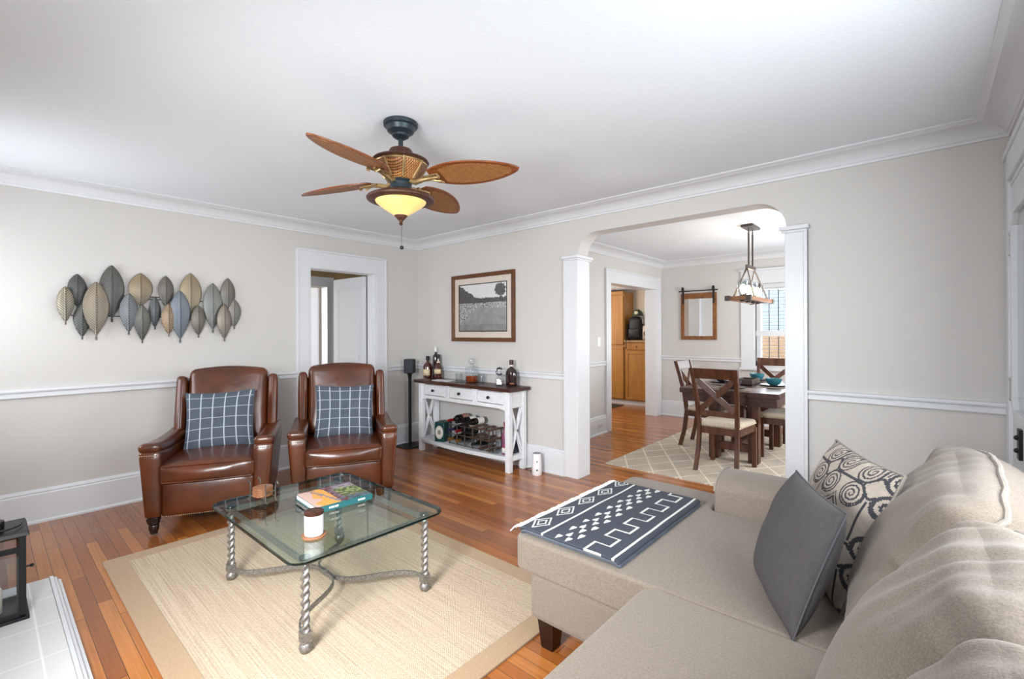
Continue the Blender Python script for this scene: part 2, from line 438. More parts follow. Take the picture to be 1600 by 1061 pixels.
# kitchen beyond the dining room
b = B(); b.box(-1.3, 1.55, 4.74, 4.84, 0, 2.4); struct(b.done('wall_kitchen_back', mat('cream_kitchen_paint', '#e9ddcd', 0.8), smooth=0))
wall_holes('wall_kitchen_left', 'y', -1.1, -0.1, 0.9, 5.05, [(2.4, 3.6, 0.9, 2.0)])
b = B(); b.box(-1.2, DX-0.16, 0.9, 1.0, 0, 2.4); struct(b.done('wall_kitchen_front', M['wall'], smooth=0))
b = B(); b.box(1.55, 1.65, DY+0.14, 5.15, 0, 2.4); struct(b.done('wall_kitchen_right', M['wall'], smooth=0))
b = B(); b.box(-1.2, DX-0.16, 0.9, 5.15, 2.17, 2.27); struct(b.done('ceiling_kitchen', M['ceil'], smooth=0))

# ------------------------------------------------------------------ trim
def crown(name, x0, x1, y0, y1, prof):
    b = B(); rings = []
    for off, z in prof:
        rings.append([b._v(p) for p in ((x0+off, y0+off, z), (x1-off, y0+off, z), (x1-off, y1-off, z), (x0+off, y1-off, z))])
    for A, C in zip(rings, rings[1:]):
        for k in range(4): b._f([A[k], A[(k+1) % 4], C[(k+1) % 4], C[k]])
    A, C = rings[-1], rings[0]
    for k in range(4): b._f([A[k], A[(k+1) % 4], C[(k+1) % 4], C[k]])
    return struct(b.done(name, M['trim'], smooth=30))
CP = [(0.0, H-0.098), (0.014, H-0.098), (0.016, H-0.084), (0.024, H-0.08), (0.03, H-0.068)] + \
     [(0.03+0.088*(k/6)**1.25, H-0.068+0.046*(1-(1-k/6)**1.5)) for k in range(1, 7)] + [(0.122, H-0.018), (0.134, H-0.014), (0.146, H-0.008), (0.146, H), (0.0, H)]
crown('trim_1', 0, XR, YF, 0, CP)
crown('trim_2', DX, DR, WT, DY, CP)

def rail(b, prof, p0, p1, nrm):
    """extrude profile [(off,z)] from p0 to p1 along a wall with inward normal nrm"""
    P = lambda p, o, z: (p[0]+nrm[0]*o, p[1]+nrm[1]*o, z)
    b.hexa([P(p0, o, z) for o, z in prof], [P(p1, o, z) for o, z in prof])
RP = [(0, 0.903), (0.012, 0.903), (0.02, 0.91), (0.02, 0.932), (0.013, 0.937), (0.016, 0.942), (0.028, 0.948), (0.03, 0.958), (0.026, 0.966), (0.012, 0.97), (0, 0.97)]
BP = [(0, 0), (0.036, 0), (0.036, 0.012), (0.024, 0.022), (0.024, 0.205), (0.018, 0.212), (0.02, 0.222), (0.012, 0.236), (0, 0.24)]
for name, segs in (('trim_3', [((0, YF), (0, -1.53), (1, 0)), ((0, -0.475), (0, 0), (1, 0))]),
                   ('trim_4', [((0, 0), (2.262, 0), (0, -1)), ((4.232, 0), (XR, 0), (0, -1))]),
                   ('trim_5', [((DX, WT), (DX, 1.955), (1, 0)), ((DX, DY), (2.775, DY), (0, -1)), ((4.05, DY), (DR, DY), (0, -1))])):
    b = B()
    for p0, p1, nr in segs: rail(b, RP, p0, p1, nr)
    struct(b.done(name, M['trim'], smooth=30))
for name, segs in (('baseboard_left', [((0, YF), (0, -1.53), (1, 0)), ((0, -0.475), (0, 0), (1, 0))]),
                   ('baseboard_back', [((0, 0), (2.262, 0), (0, -1)), ((4.232, 0), (XR, 0), (0, -1))]),
                   ('baseboard_dining', [((DX, WT), (DX, 1.955), (1, 0)), ((DX, DY), (2.775, DY), (0, -1)), ((2.775, DY), (DR, DY), (0, -1))])):
    b = B()
    for p0, p1, nr in segs: rail(b, BP, p0, p1, nr)
    struct(b.done(name, M['trim'], smooth=30))

# arch pillars: casing boards, jamb lining, cap
for name, xa, xb, jx in (('trim_6', 2.262, 2.405, (2.385, 2.412)), ('trim_7', 4.098, 4.232, (4.098, 4.125))):
    b = B()
    for ya, yb in ((-0.022, 0.0), (WT, WT+0.022)): b.box(xa, xb, ya, yb, 0, 2.035)
    b.box(jx[0], jx[1], -0.019, WT+0.019, 0, 2.035)
    e = 2.262 if name == 'trim_6' else 4.232
    sgn = 1 if name == 'trim_6' else -1
    b.box(min(e, e+sgn*0.022), max(e, e+sgn*0.022), -0.031, 0, 0, 2.035)
    lo, hi = (xa-0.012, xb+0.03) if name == 'trim_6' else (xa-0.03, xb+0.012)
    b.box(lo+0.012, hi-0.012, -0.036, WT+0.036, 2.028, 2.045); b.box(lo, hi, -0.05, WT+0.05, 2.045, 2.072)
    struct(b.done(name, M['trim'], bevel=0.003))

# left doorway: casing and jamb
b = B()
b.box(0, 0.022, -1.526, -1.40, 0, 2.05); b.box(0, 0.022, -0.60, -0.478, 0, 2.05)
b.box(0, 0.022, -1.526, -0.478, 2.05, 2.215); b.box(0, 0.03, -1.534, -0.47, 2.215, 2.235)
b.box(0, 0.03, -1.534, -1.512, 0, 2.215); b.box(0, 0.03, -0.492, -0.47, 0, 2.215)
b.box(-0.15, 0.019, -1.402, -1.385, 0, 2.045); b.box(-0.15, 0.019, -0.625, -0.598, 0, 2.045); b.box(-0.15, 0.018, -1.4, -0.59, 2.04, 2.056)
b.box(-0.07, -0.05, -0.64, -0.625, 0, 2.04); b.box(-0.07, -0.05, -1.385, -1.372, 0, 2.04)
struct(b.done('door_1', M['trim'], bevel=0.002))
# its open door leaf, swung into the hall
def panel_leaf(name, w, h, m, panels, t=0.035):
    b = B(); b.box(0, w, -t/2, t/2, 0, h)
    for x0, x1, z0, z1 in panels:
        for s in (-1, 1):
            y = s*t/2
            for a0, a1, c0, c1 in ((x0, x1, z0, z0+0.02), (x0, x1, z1-0.02, z1), (x0, x0+0.02, z0+0.02, z1-0.02), (x1-0.02, x1, z0+0.02, z1-0.02)):
                b.box(a0, a1, min(y, y+s*0.006), max(y, y+s*0.006), c0, c1)
    return b.done(name, m, bevel=0.003)
leaf = struct(panel_leaf('door_2', 0.66, 2.02, M['trim_grey'], [(0.1, 0.56, 0.15, 0.85), (0.1, 0.56, 1.0, 1.9)]))
leaf.location = (-0.16, -0.645, 0.012); leaf.rotation_euler = (0, 0, pi+0.05)
b = B(); b.tube([(0.0, 0, 1.80), (0.0, 0, 1.88)], 0.008); b.box(-0.002, 0.03, 0.0175, 0.02, 1.795, 1.885)
b.done('hinge', M['trim'], leaf)
# doorway seen at the back of the hall
b = B(); b.box(-1.15, -1.128, -0.62, -0.53, 0, 1.97); b.box(-1.15, -1.128, -1.45, -0.53, 1.97, 2.10)
b.box(-1.15, -1.12, -0.545, -0.528, 0, 1.97); b.box(-1.29, -1.12, -0.625, -0.612, 0, 1.97); b.box(-1.15, -1.128, -1.45, -1.35, 0, 1.97)
struct(b.done('door_3', M['trim'], bevel=0.002))
d4 = struct(panel_leaf('door_4', 0.70, 1.96, M['trim'], [(0.1, 0.6, 0.15, 0.85), (0.1, 0.6, 1.0, 1.85)]))
d4.location = (-1.30, -0.66, 0.01); d4.rotation_euler = (0, 0, radians(222))
b = B(); b.box(-2.2, -2.1, -2.4, 0.4, 0, H); struct(b.done('wall_bedroom', M['wall'], smooth=0))

# dining side: cased opening to the kitchen
b = B()
b.box(DX, DX+0.022, 1.955, 2.09, 0, 2.05); b.box(DX, DX+0.022, 3.54, 3.68, 0, 2.05); b.box(DX, DX+0.022, 1.955, 3.68, 2.05, 2.21); b.box(DX, DX+0.03, 1.947, 3.69, 2.21, 2.23)
b.box(DX, DX+0.03, 1.947, 1.967, 0, 2.21); b.box(DX, DX+0.03, 3.668, 3.69, 0, 2.21)
b.box(DX-0.18, DX+0.019, 2.075, 2.092, 0, 2.045); b.box(DX-0.18, DX+0.019, 3.538, 3.555, 0, 2.045); b.box(DX-0.18, DX+0.018, 2.08, 3.55, 2.04, 2.055)
struct(b.done('door_5', M['trim'], bevel=0.002))

# front door at the right edge, on the right wall
b = B()
b.box(XR-0.028, XR, -0.135, -0.02, 0, 2.26); b.box(XR-0.034, XR, -0.135, -1.15, 2.13, 2.26); b.box(XR-0.04, XR, -0.02, -1.28, 2.26, 2.295)
b.box(XR-0.028, XR, -1.29, -1.15, 0, 2.26); b.box(XR-0.012, XR, -0.165, -0.135, 0, 2.13); b.box(XR-0.02, XR, -0.13, -1.15, 2.105, 2.13)
struct(b.done('door_6', M['trim'], bevel=0.003))
b = B(); b.box(XR-0.016, XR+0.02, -1.14, -0.165, 0.01, 2.105)
def oct_(y0, y1, z0, z1, c): return [(y0+c, z0), (y1-c, z0), (y1, z0+c), (y1, z1-c), (y1-c, z1), (y0+c, z1), (y0, z1-c), (y0, z0+c)]
oo, ii = oct_(-0.98, -0.345, 0.95, 1.95, 0.06), oct_(-0.945, -0.38, 0.985, 1.915, 0.05)
for k in range(8):
    q = [oo[k], oo[(k+1) % 8], ii[(k+1) % 8], ii[k]]
    b.hexa([(XR-0.04, y, z) for y, z in q], [(XR-0.01, y, z) for y, z in q])
dl = struct(b.done('door_7', M['trim_grey'], bevel=0.003))
b = B(); b.prism(ii, 'x', XR-0.02, XR-0.012); b.done('glass_pane', M['pane'], dl, smooth=0)
for z in (1.80, 1.06):
    b = B(); b.tube([(XR-0.02, -0.17, z-0.045), (XR-0.02, -0.17, z+0.045)], 0.009, 10); b.ball((XR-0.02, -0.17, z+0.052), 0.011); b.ball((XR-0.02, -0.17, z-0.052), 0.011)
    b.box(XR-0.022, XR-0.012, -0.2, -0.14, z-0.015, z+0.015)
    b.done('hinge', M['chrome'], dl)
b = B(); b.box(XR-0.03, XR-0.016, -0.50, -0.44, 0.76, 0.90); b.ball((XR-0.032, -0.47, 0.86), 0.012); b.ball((XR-0.032, -0.47, 0.80), 0.012)
b.done('door_handle', M['black'], dl)

# dining window
b = B(); y = DY
b.box(2.775, 2.97, y-0.022, y, 0.80, 2.05); b.box(3.85, 4.05, y-0.022, y, 0.80, 2.05); b.box(2.775, 4.05, y-0.022, y, 2.05, 2.24); b.box(2.755, 4.07, y-0.045, y, 2.24, 2.265)
b.box(2.755, 4.07, y-0.05, y, 0.80, 0.83)
for x0, x1, z0, z1 in ((2.97, 3.03, 0.86, 2.05), (3.79, 3.85, 0.86, 2.05), (2.97, 3.85, 1.99, 2.05), (2.97, 3.85, 0.86, 0.93)): b.box(x0, x1, y+0.03, y+0.08, z0, z1)
b.box(2.97, 3.85, y+0.005, y+0.08, 1.29, 1.37)
b.box(2.955, 2.97, y-0.02, y+0.14, 0.86, 2.05); b.box(3.85, 3.865, y-0.02, y+0.14, 0.86, 2.05)
w1 = struct(b.done('window_1', M['trim'], bevel=0.002))
b = B(); b.box(3.03, 3.79, y+0.10, y+0.104, 0.93, 1.29); b.box(3.03, 3.79, y+0.10, y+0.104, 1.37, 1.99); b.done('window_pane', M['pane'], w1, smooth=0)
# simple frames in the openings behind and beside the camera
def frame(name, axis, plane, a0, a1, z0, z1, bars):
    b = B(); t0, t1 = sorted((plane, plane+0.06*(1 if name != 'window_2' and name != 'window_3' else -1)))
    def bx(p, q, za, zb):
        if axis == 'x': b.box(p, q, t0, t1, za, zb)
        else: b.box(t0, t1, p, q, za, zb)
    bx(a0, a0+0.05, z0, z1); bx(a1-0.05, a1, z0, z1); bx(a0, a1, z1-0.05, z1); bx(a0, a1, z0, z0+0.05); bx(a0, a1, (z0+z1)/2-0.02, (z0+z1)/2+0.02)
    for k in range(1, bars): c = a0+(a1-a0)*k/bars; bx(c-0.02, c+0.02, z0, z1)
    return struct(b.done(name, M['trim'], bevel=0.003))
frame('window_2', 'x', YF-0.05, 3.1, 4.4, 0.9, 2.1, 2); frame('window_3', 'x', YF-0.05, 0.2, 1.02, 0.9, 2.1, 1)
frame('window_4', 'y', XR+0.05, -3.4, -1.35, 0.95, 2.1, 2); frame('window_5', 'y', DR+0.05, 1.2, 3.0, 0.8, 2.1, 2); 

# tiled hearth at the left of the camera
t = NT('white_hearth_tile'); t.bsdf(0.3); br = t.n('ShaderNodeTexBrick'); br.offset = 0.0
br.inputs['Scale'].default_value = 1; br.inputs['Brick Width'].default_value = 0.30; br.inputs['Row Height'].default_value = 0.30; br.inputs['Mortar Size'].default_value = 0.004
br.inputs['Color1'].default_value = lin('#d5d4d2'); br.inputs['Color2'].default_value = lin('#cfcecc'); br.inputs['Mortar'].default_value = lin('#e6e6e6')
mp = t.coord(); vm = t.n('ShaderNodeVectorMath', operation='ADD'); vm.inputs[1].default_value = (0.02, 0.13, 0); t.l(mp, vm.inputs[0]); t.l(vm.outputs[0], br.inputs['Vector']); t.l(br.outputs['Color'], t.b.inputs['Base Color'])
HE = thing('hearth', 'raised white tiled fireplace hearth under the black lantern', 'hearth', (1.86, -3.67, 0))
b = B(); b.box(-0.585, 0.75, -0.31, 0.25, 0, 0.05); b.done('tile_top', t.m, HE, bevel=0.004)
b = B()
EP = [(0, 0), (0.045, 0), (0.045, 0.022), (0.034, 0.026), (0.028, 0.04), (0.018, 0.044), (0.014, 0.052), (0.0, 0.054)]
rail(b, EP, (-0.585, 0.25), (0.75, 0.25), (0, 1)); 
b.done('edge_moulding', M['trim'], HE, smooth=30)
# ------------------------------------------------------------------ rugs
def rug(name, label, x0, x1, y0, y1, m_in, m_b, bw, h):
    r = thing(name, label, 'rug', ((x0+x1)/2, (y0+y1)/2, 0)); hx, hy = (x1-x0)/2, (y1-y0)/2
    b = B(); b.box(-hx+bw, hx-bw, -hy+bw, hy-bw, 0, h); b.done('woven_field', m_in, r, smooth=0)
    if bw:
        b = B()
        o = [(-hx, -hy), (hx, -hy), (hx, hy), (-hx, hy)]; i = [(-hx+bw, -hy+bw), (hx-bw, -hy+bw), (hx-bw, hy-bw), (-hx+bw, hy-bw)]
        for k in range(4):
            q = [o[k], o[(k+1) % 4], i[(k+1) % 4], i[k]]; b.hexa([(p[0], p[1], 0) for p in q], [(p[0], p[1], h+0.0004) for p in q])
        b.done('border_band', m_b, r, bevel=0.002)
    return r
rug('area_rug', 'natural woven rug with a plain tan border under the glass coffee table', 1.165, 3.515, -3.19, -1.62, M['jute'], M['jute_border'], 0.105, 0.011)
rug('area_rug', 'beige rug with a diamond lattice under the dining table', 2.335, 4.95, 0.605, 3.3, M['trellis'], M['trellis'], 0, 0.008)

# ------------------------------------------------------------------ leather armchairs
def armchair(label, loc, rz):
    t = thing('leather_armchair', label, 'armchair', loc, rz, 'brown leather armchairs')
    L = M['leather']
    b = B(); b.rbox(0.285, 0.05, 0.125, 0.03, 8, (0, 0.012, 0), (0, -0.345, 0.228)); b.box(-0.30, 0.30, -0.31, 0.34, 0.105, 0.33)
    b.done('seat_base', L, t, smooth=50)
    def dip(P):
        w = 0.004*noise.noise(Vector((P.x*14, P.y*6, P.z*9+2))); P.z += w; P.y += w; return P
    b = B(); b.rbox(0.29, 0.315, 0.072, 0.04, 22, (0.0, 0.03, 0.026), (0, -0.115, 0.398), fn=dip); sc = b.done('seat_cushion', L, t, smooth=60)
    b = B()
    for z in (-0.045, 0.045): b.tube([(-0.282, 0.1, 0.40+z*1.2), (-0.282, -0.40, 0.40+z*1.2), (-0.265, -0.425, 0.40+z*1.2), (0, -0.434, 0.40+z*1.25), (0.265, -0.425, 0.40+z*1.2), (0.282, -0.40, 0.40+z*1.2), (0.282, 0.1, 0.40+z*1.2)], 0.0055, 6)
    b.done('piping', L, sc)
    tilt = Matrix.Translation((0, 0.235, 0.44)) @ Matrix.Rotation(radians(-11), 4, 'X')
    def crease(P):
        w = 0.006*noise.noise(Vector((P.x*5, P.z*4, 1.3))) + 0.003*noise.noise(Vector((P.x*15+P.z*9, P.z*8, 4)))
        P.y -= w; P.z += 0.02*cos(P.x*5)*(1 if P.z > 0.1 else 0); return P
    b = B(); b.M = tilt; b.rbox(0.285, 0.085, 0.30, 0.05, 18, (0, 0.03, 0.012), (0, 0, 0.315), fn=crease); b.done('backrest', L, t, smooth=60)
    b = B(); b.M = tilt; b.rbox(0.30, 0.03, 0.34, 0.025, 6, (0, 0, 0), (0, 0.10, 0.20)); b.done('back_panel', L, t, smooth=50)
    for s in (-1, 1):
        b = B(); b.M = tilt; b.rbox(0.036, 0.115, 0.235, 0.032, 10, (0.006, 0, 0), (s*0.328, 0.01, 0.33)); w = b.done('wing', L, t, smooth=60)
        b = B(); b.M = tilt
        b.tube([(s*0.328, -0.104, 0.12), (s*0.328, -0.107, 0.33), (s*0.328, -0.104, 0.53)], 0.011, 8); b.done('piping', L, w)
        x0, x1 = (0.285, 0.375); xb = 0.352
        b = B()
        poly = [(-0.405, 0.11), (-0.405, 0.565), (-0.2, 0.535), (0.05, 0.53), (0.31, 0.55), (0.33, 0.11)]
        bot = [(s*(x0-0.005), y, z) for y, z in poly]
        top = [(s*(xb if z < 0.2 else x1+0.02), y, z) for y, z in poly]
        b.hexa(bot, top); b.rbox(0.064, 0.03, 0.225, 0.026, 8, (0, 0.006, 0), (s*0.338, -0.392, 0.338), fn=lambda P: Vector((P.x*(0.70+0.30*(P.z+0.225)/0.45)-s*0.016*(1-(P.z+0.225)/0.45), P.y, P.z)))
        a = b.done('arm', L, t, bevel=0.02, seg=3, smooth=55)
        b = B()
        def bow(P): P.z += 0.05*max(0, (abs(P.y+0.0)/0.36))**2*0.5 - 0.012; P.x *= 1+0.07*max(0, -P.y/0.36); return P
        b.rbox(0.062, 0.36, 0.034, 0.033, 12, (0, 0, 0.006), (s*0.339, -0.065, 0.572), fn=bow); b.done('arm_pad', L, a, smooth=60)
        b = B()
        for k in range(9): b.ball((s*0.336-0.05+0.0125*k, -0.424, 0.535), 0.0045, 4)
        b.done('nailhead_trim', M['brass'], a)
        b = B(); b.box(s*0.325-0.032, s*0.325+0.032, -0.405, -0.34, 0.085, 0.112)
        b.lathe([(0.034, 0.085), (0.035, 0.07), (0.027, 0.062), (0.031, 0.055), (0.029, 0.03), (0.022, 0.012), (0.024, 0.008), (0.02, 0.0)], (s*0.325, -0.372, 0), 14)
        b.done('leg', M['legwood'], t, bevel=0.002)
        b = B(); b.hexa([(s*0.30, 0.30, 0), (s*0.335, 0.30, 0), (s*0.335, 0.33, 0), (s*0.30, 0.33, 0)], [(s*0.29, 0.25, 0.112), (s*0.345, 0.25, 0.112), (s*0.345, 0.31, 0.112), (s*0.29, 0.31, 0.112)])
        b.done('leg', M['legwood'], t, bevel=0.002)
    b = B()
    for k in range(46): b.ball((-0.27+0.012*k, -0.402, 0.114), 0.0042, 4)
    b.done('nailhead_trim', M['brass'], t)
    return t
CH = [('brown leather armchair under the metal leaf wall art, nearer the camera', (0.735, -2.43, 0.0115), radians(62)),
      ('brown leather armchair in front of the open white doorway', (1.09, -1.615, 0.0115), radians(62.5))]
chairs = [armchair(*c) for c in CH]

def plaid(u, v):
    for w, k0 in ((u, 0.5), (v, 0.45)):
        if abs(((w-k0)*5.6) % 1.0 - 0.5) < 0.036: return lin('#b3bdc4')
    n = noise.noise(Vector((u*60, v*60, 0)))*0.12 + noise.noise(Vector((u*7, v*120, 3)))*0.1
    c = lin('#4d5763'); return tuple(x*(1+n) for x in c[:3])+(1,)
M['plaid'] = vcol_mat('slate_plaid_wool', 0.9, bump=(260, 0.3, 0.003), weave=0.3, wscale=500)
M['btn'] = mat('slate_button', '#4a5564', 0.8)
for (lab, loc, rz), off, tw, lab2 in ((CH[0], -0.02, 0.03, 'slate blue plaid throw pillow on the armchair under the leaf wall art'), (CH[1], 0.012, -0.03, 'slate blue plaid throw pillow on the armchair in front of the doorway')):
    lean = radians(17)
    X = Vector((1, 0, 0)); Y = Vector((0, sin(lean), cos(lean))); Z = X.cross(Y)
    c = Vector((off, -0.012, 0.452)) + Y*0.225
    R = Matrix((X, Y, Z)).transposed().to_4x4()
    root = thing('throw_pillow', lab2, 'pillow', group='plaid throw pillows')
    root.matrix_basis = Matrix.Translation(loc) @ Matrix.Rotation(rz, 4, 'Z') @ Matrix.Translation(c) @ R @ Matrix.Rotation(tw, 4, 'Z')
    me = pillow_mesh(0.475, 0.465, 0.16, 112, plaid, plaid)
    # pull the middle in where the button sits
    for v in me.vertices:
        d = hypot(v.co.x, v.co.y); k = math.exp(-(d/0.035)**2)*0.02; v.co.z -= k*(1 if v.co.z > 0 else -1)
    link('cover', me, M['plaid'], root, smooth=80)
    b = B(); b.ball((0, 0, 0.057), 0.013, 8, sz=0.6); b.done('button', M['btn'], root)
    b = B(); b.tube(pillow_edge(0.475, 0.465), 0.004, 6, closed=True); b.done('piping', M['btn'], root)

# ------------------------------------------------------------------ coffee table
TX, TY, TZ = 2.405, -2.44, 0.011
ct = thing('coffee_table', 'glass topped coffee table with twisted iron legs on the woven rug', 'coffee table', (TX, TY, TZ))
GT = 0.421   # glass top, local
def chamf(hx, hy, c, n=4):
    P = []
    for sx, sy, a0 in ((1, 1, 0), (-1, 1, 90), (-1, -1, 180), (1, -1, 270)):
        for k in range(n+1):
            a = radians(a0+90*k/n); P.append((sx*(hx-c)+c*cos(a), sy*(hy-c)+c*sin(a)))
    return P
b = B(); o = chamf(0.525, 0.40, 0.07, 6); i2 = chamf(0.508, 0.383, 0.06, 6)
b.hexa([(x, y, GT-0.016) for x, y in i2], [(x, y, GT) for x, y in i2], 0); n0 = len(b.bm.faces)
for f in list(b.bm.faces):
    if len(f.verts) == 4: b.bm.faces.remove(f)
Vb = [b._v((x, y, GT-0.014)) for x, y in o]; Vt = [b._v((x, y, GT-0.004)) for x, y in o]
b.bm.verts.ensure_lookup_table(); N = len(o); lo = b.bm.verts[:N]; hi = b.bm.verts[N:2*N]
for k in range(N):
    j = (k+1) % N
    b._f([lo[k], lo[j], Vb[j], Vb[k]], 1); b._f([Vb[k], Vb[j], Vt[j], Vt[k]], 1); b._f([Vt[k], Vt[j], hi[j], hi[k]], 0)
b.done('glass_top', [M['table_glass'], M['edge_glass']], ct, smooth=0)
def twist_leg(b, x, y):
    n, m = 16, 90; z0, z1 = 0.085, 0.375; rings = []
    for i in range(m+1):
        z = z0+(z1-z0)*i/m
        rings.append([b._v((x+(0.0150+0.0048*cos(2*(2*pi*k/n)-2*pi*(z-z0)/0.036))*cos(2*pi*k/n), y+(0.0150+0.0048*cos(2*(2*pi*k/n)-2*pi*(z-z0)/0.036))*sin(2*pi*k/n), z)) for k in range(n)])
    for i in range(m):
        for k in range(n): b._f([rings[i][k], rings[i][(k+1) % n], rings[i+1][(k+1) % n], rings[i+1][k]])
LX, LY = 0.445, 0.315
for sx in (-1, 1):
    for sy in (-1, 1):
        x, y = sx*LX, sy*LY
        b = B(); twist_leg(b, x, y)
        b.box(x-0.02, x+0.02, y-0.02, y+0.02, 0.045, 0.088)
        b.lathe([(0.012, 0.0), (0.021, 0.004), (0.026, 0.018), (0.026, 0.028), (0.019, 0.042), (0.014, 0.047)], (x, y, 0), 16)
        b.lathe([(0.014, 0.372), (0.022, 0.378), (0.022, 0.392), (0.016, 0.394)], (x, y, 0), 16)
        lg = b.done('leg', M['iron'], ct, smooth=60)
        b = B(); b.lathe([(0.024, 0.394), (0.026, 0.400), (0.024, GT-0.0165)], (x, y, 0), 16); b.done('glass_pad', M['edge_glass'], lg)
b = B()
for sy in (-1, 1): b.box(-LX, LX, sy*LY-0.006, sy*LY+0.006, 0.366, 0.392)
for sx in (-1, 1): b.box(sx*LX-0.006, sx*LX+0.006, -LY, LY, 0.366, 0.392)
b.done('top_rail', M['iron'], ct)
def bez(p, q, r, s_, n=16):
    return [((1-t)**3*p[0]+3*(1-t)**2*t*q[0]+3*(1-t)*t*t*r[0]+t**3*s_[0], (1-t)**3*p[1]+3*(1-t)**2*t*q[1]+3*(1-t)*t*t*r[1]+t**3*s_[1]) for t in [k/n for k in range(n+1)]]
for sx in (-1, 1):
    for sy in (-1, 1):
        b = B(); pts = bez((sx*LX, sy*LY), (sx*0.20, sy*0.33), (sx*0.26, sy*-0.04), (sx*0.006, sy*0.008))
        for (ax, ay), (cx, cy) in zip(pts, pts[1:]):
            b.beam((ax, ay, 0.066), (cx, cy, 0.066), 0.008, 0.022)
        b.ball((0, 0, 0.066), 0.014, 6) if (sx, sy) == (1, 1) else None
        bmesh.ops.remove_doubles(b.bm, verts=b.bm.verts, dist=1e-4)
        b.done('stretcher', M['iron'], ct, smooth=50)
TT = TZ+GT
# wooden coasters
M['slab'] = mat('live_edge_wood_slice', '#9a6a48', 0.45, col2='#724528', vscale=18)
M['bark'] = mat('coaster_edge', '#caa182', 0.6)
def slice_mesh(b, c, r, h, seed):
    n = 28; lo = []; hi = []
    for k in range(n):
        a = 2*pi*k/n; rr = r*(1+0.05*noise.noise(Vector((cos(a)*2, sin(a)*2, seed))))
        lo.append((c[0]+rr*0.97*cos(a), c[1]+rr*0.97*sin(a), c[2])); hi.append((c[0]+rr*cos(a), c[1]+rr*sin(a), c[2]+h))
    b.hexa(lo, hi)
b = B(); slice_mesh(b, (0, 0, 0), 0.054, 0.009, 2); o = b.done('coaster', M['slab'], bevel=0.0015); o.location = (2.722, -2.655, TT)
tag(o, 'round wooden coaster under the white candle jar', 'coaster')
CJ = thing('candle_jar', 'white candle jar with a dark wooden lid on the glass coffee table', 'candle', (2.722, -2.655, TT+0.009))
b = B(); b.lathe([(0.036, 0), (0.040, 0.003), (0.041, 0.02), (0.041, 0.090), (0.039, 0.092)], n=32); b.done('jar', mat('white_ceramic', '#eef0f2', 0.25), CJ)
b = B(); b.lathe([(0.040, 0.092), (0.0425, 0.094), (0.0425, 0.106), (0.040, 0.108)], n=32); b.done('wooden_lid', M['darkwood'], CJ)
HX, HY = 2.068, -2.63
ch = thing('coaster_holder', 'wire holder with a stack of wood coasters on the glass coffee table', 'coaster holder', (HX, HY, TT), radians(15))
b = B()
for s in (-1, 1):
    for q in (-0.03, 0.03):
        b.tube([(s*0.085, q, 0.012), (s*0.075, q, 0.004), (s*0.064, q, 0.012), (s*0.062, q, 0.085), (s*0.066, q, 0.105), (s*0.080, q, 0.112), (s*0.086, q, 0.1)], 0.0035, 6)
for q in (-0.03, 0.03): b.tube([(-0.063, q, 0.03), (0.063, q, 0.03)], 0.003, 6)
for s in (-1, 1): b.tube([(s*0.063, -0.03, 0.06), (s*0.063, 0.03, 0.06)], 0.003, 6)
b.done('wire_frame', mat('dark_pewter_wire', '#5c5955', 0.4, 0.6), ch)
for k, w in enumerate(('bottom', 'second', 'third', 'fourth', 'top')):
    b = B(); slice_mesh(b, (0, 0, 0), 0.052, 0.0085, k*3.1); o = b.done('coaster', M['slab'], bevel=0.0015)
    o.location = (HX, HY, TT+0.0335+0.0092*k); o.rotation_euler = (0, 0, k*0.7)
    tag(o, {0: 'wooden coaster at the bottom of the stack in the wire holder', 1: 'second wooden coaster from the bottom in the wire holder', 2: 'middle wooden coaster of the stack in the wire holder', 3: 'second wooden coaster from the top in the wire holder', 4: 'topmost wooden coaster of the stack in the wire holder'}[k], 'coaster', 'coasters in the wire holder')
# picture book
bk = thing('picture_book', 'hardcover picture book with a teal spine on the glass coffee table', 'book', (2.345, -2.36, TT), radians(-4))
b = B(); b.box(-0.145, 0.138, -0.148, 0.148, 0.003, 0.029); b.done('page_block', mat('paper_white', '#f0efea', 0.8), bk, bevel=0.001)
b = B(); b.box(-0.15, 0.146, -0.155, 0.155, 0, 0.0032); b.box(0.140, 0.147, -0.155, 0.155, 0, 0.032); b.box(-0.15, 0.146, -0.155, 0.155, 0.0288, 0.032); b.done('hard_cover', mat('teal_book_cloth', '#1f5a5e', 0.4), bk, bevel=0.001)
def cover(u, v):
    n = noise.noise(Vector((u*4, v*4, 1))); n2 = noise.noise(Vector((u*14, v*14, 5)))
    # u across (0 left edge .. 1 spine), v from the page side to the far side
    if v < 0.42+0.10*n and 0.04 < u:
        if abs(v-0.2-0.25*u+0.06*n2) < 0.035: c = '#8d7b80'
        else: c = '#d69a4b' if v+0.3*n > 0.12 else '#c9a99c'
    elif v > 0.62+0.1*n and 0.25+0.2*n2 < u < 0.8+0.2*n2: c = '#4d5a33' if n2 > -0.05 else '#8a9460'
    elif v < 0.62 and n2 > 0.0: c = '#5b2f2a'
    elif u > 0.8: c = '#2c4a50' if n2 > 0 else '#5a6670'
    else: c = '#8f8492' if n2 > -0.1 else '#6c5a62'
    return lin(c)
M['print'] = vcol_mat('glossy_print', 0.3)
sheet(90, 90, lambda u, v: (-0.147+0.290*u, -0.153+0.306*v, 0.0325), cover, 'cover_picture', M['print'], bk, thick=0.0004)
for y0, y1 in ((-0.09, -0.085), (-0.082, -0.06), (-0.057, -0.04), (0.07, 0.085), (0.088, 0.11)): 
    b = B(); b.box(0.147, 0.1474, y0, y1, 0.012, 0.021); b.done('spine_lettering', M['white'], bk, smooth=0)

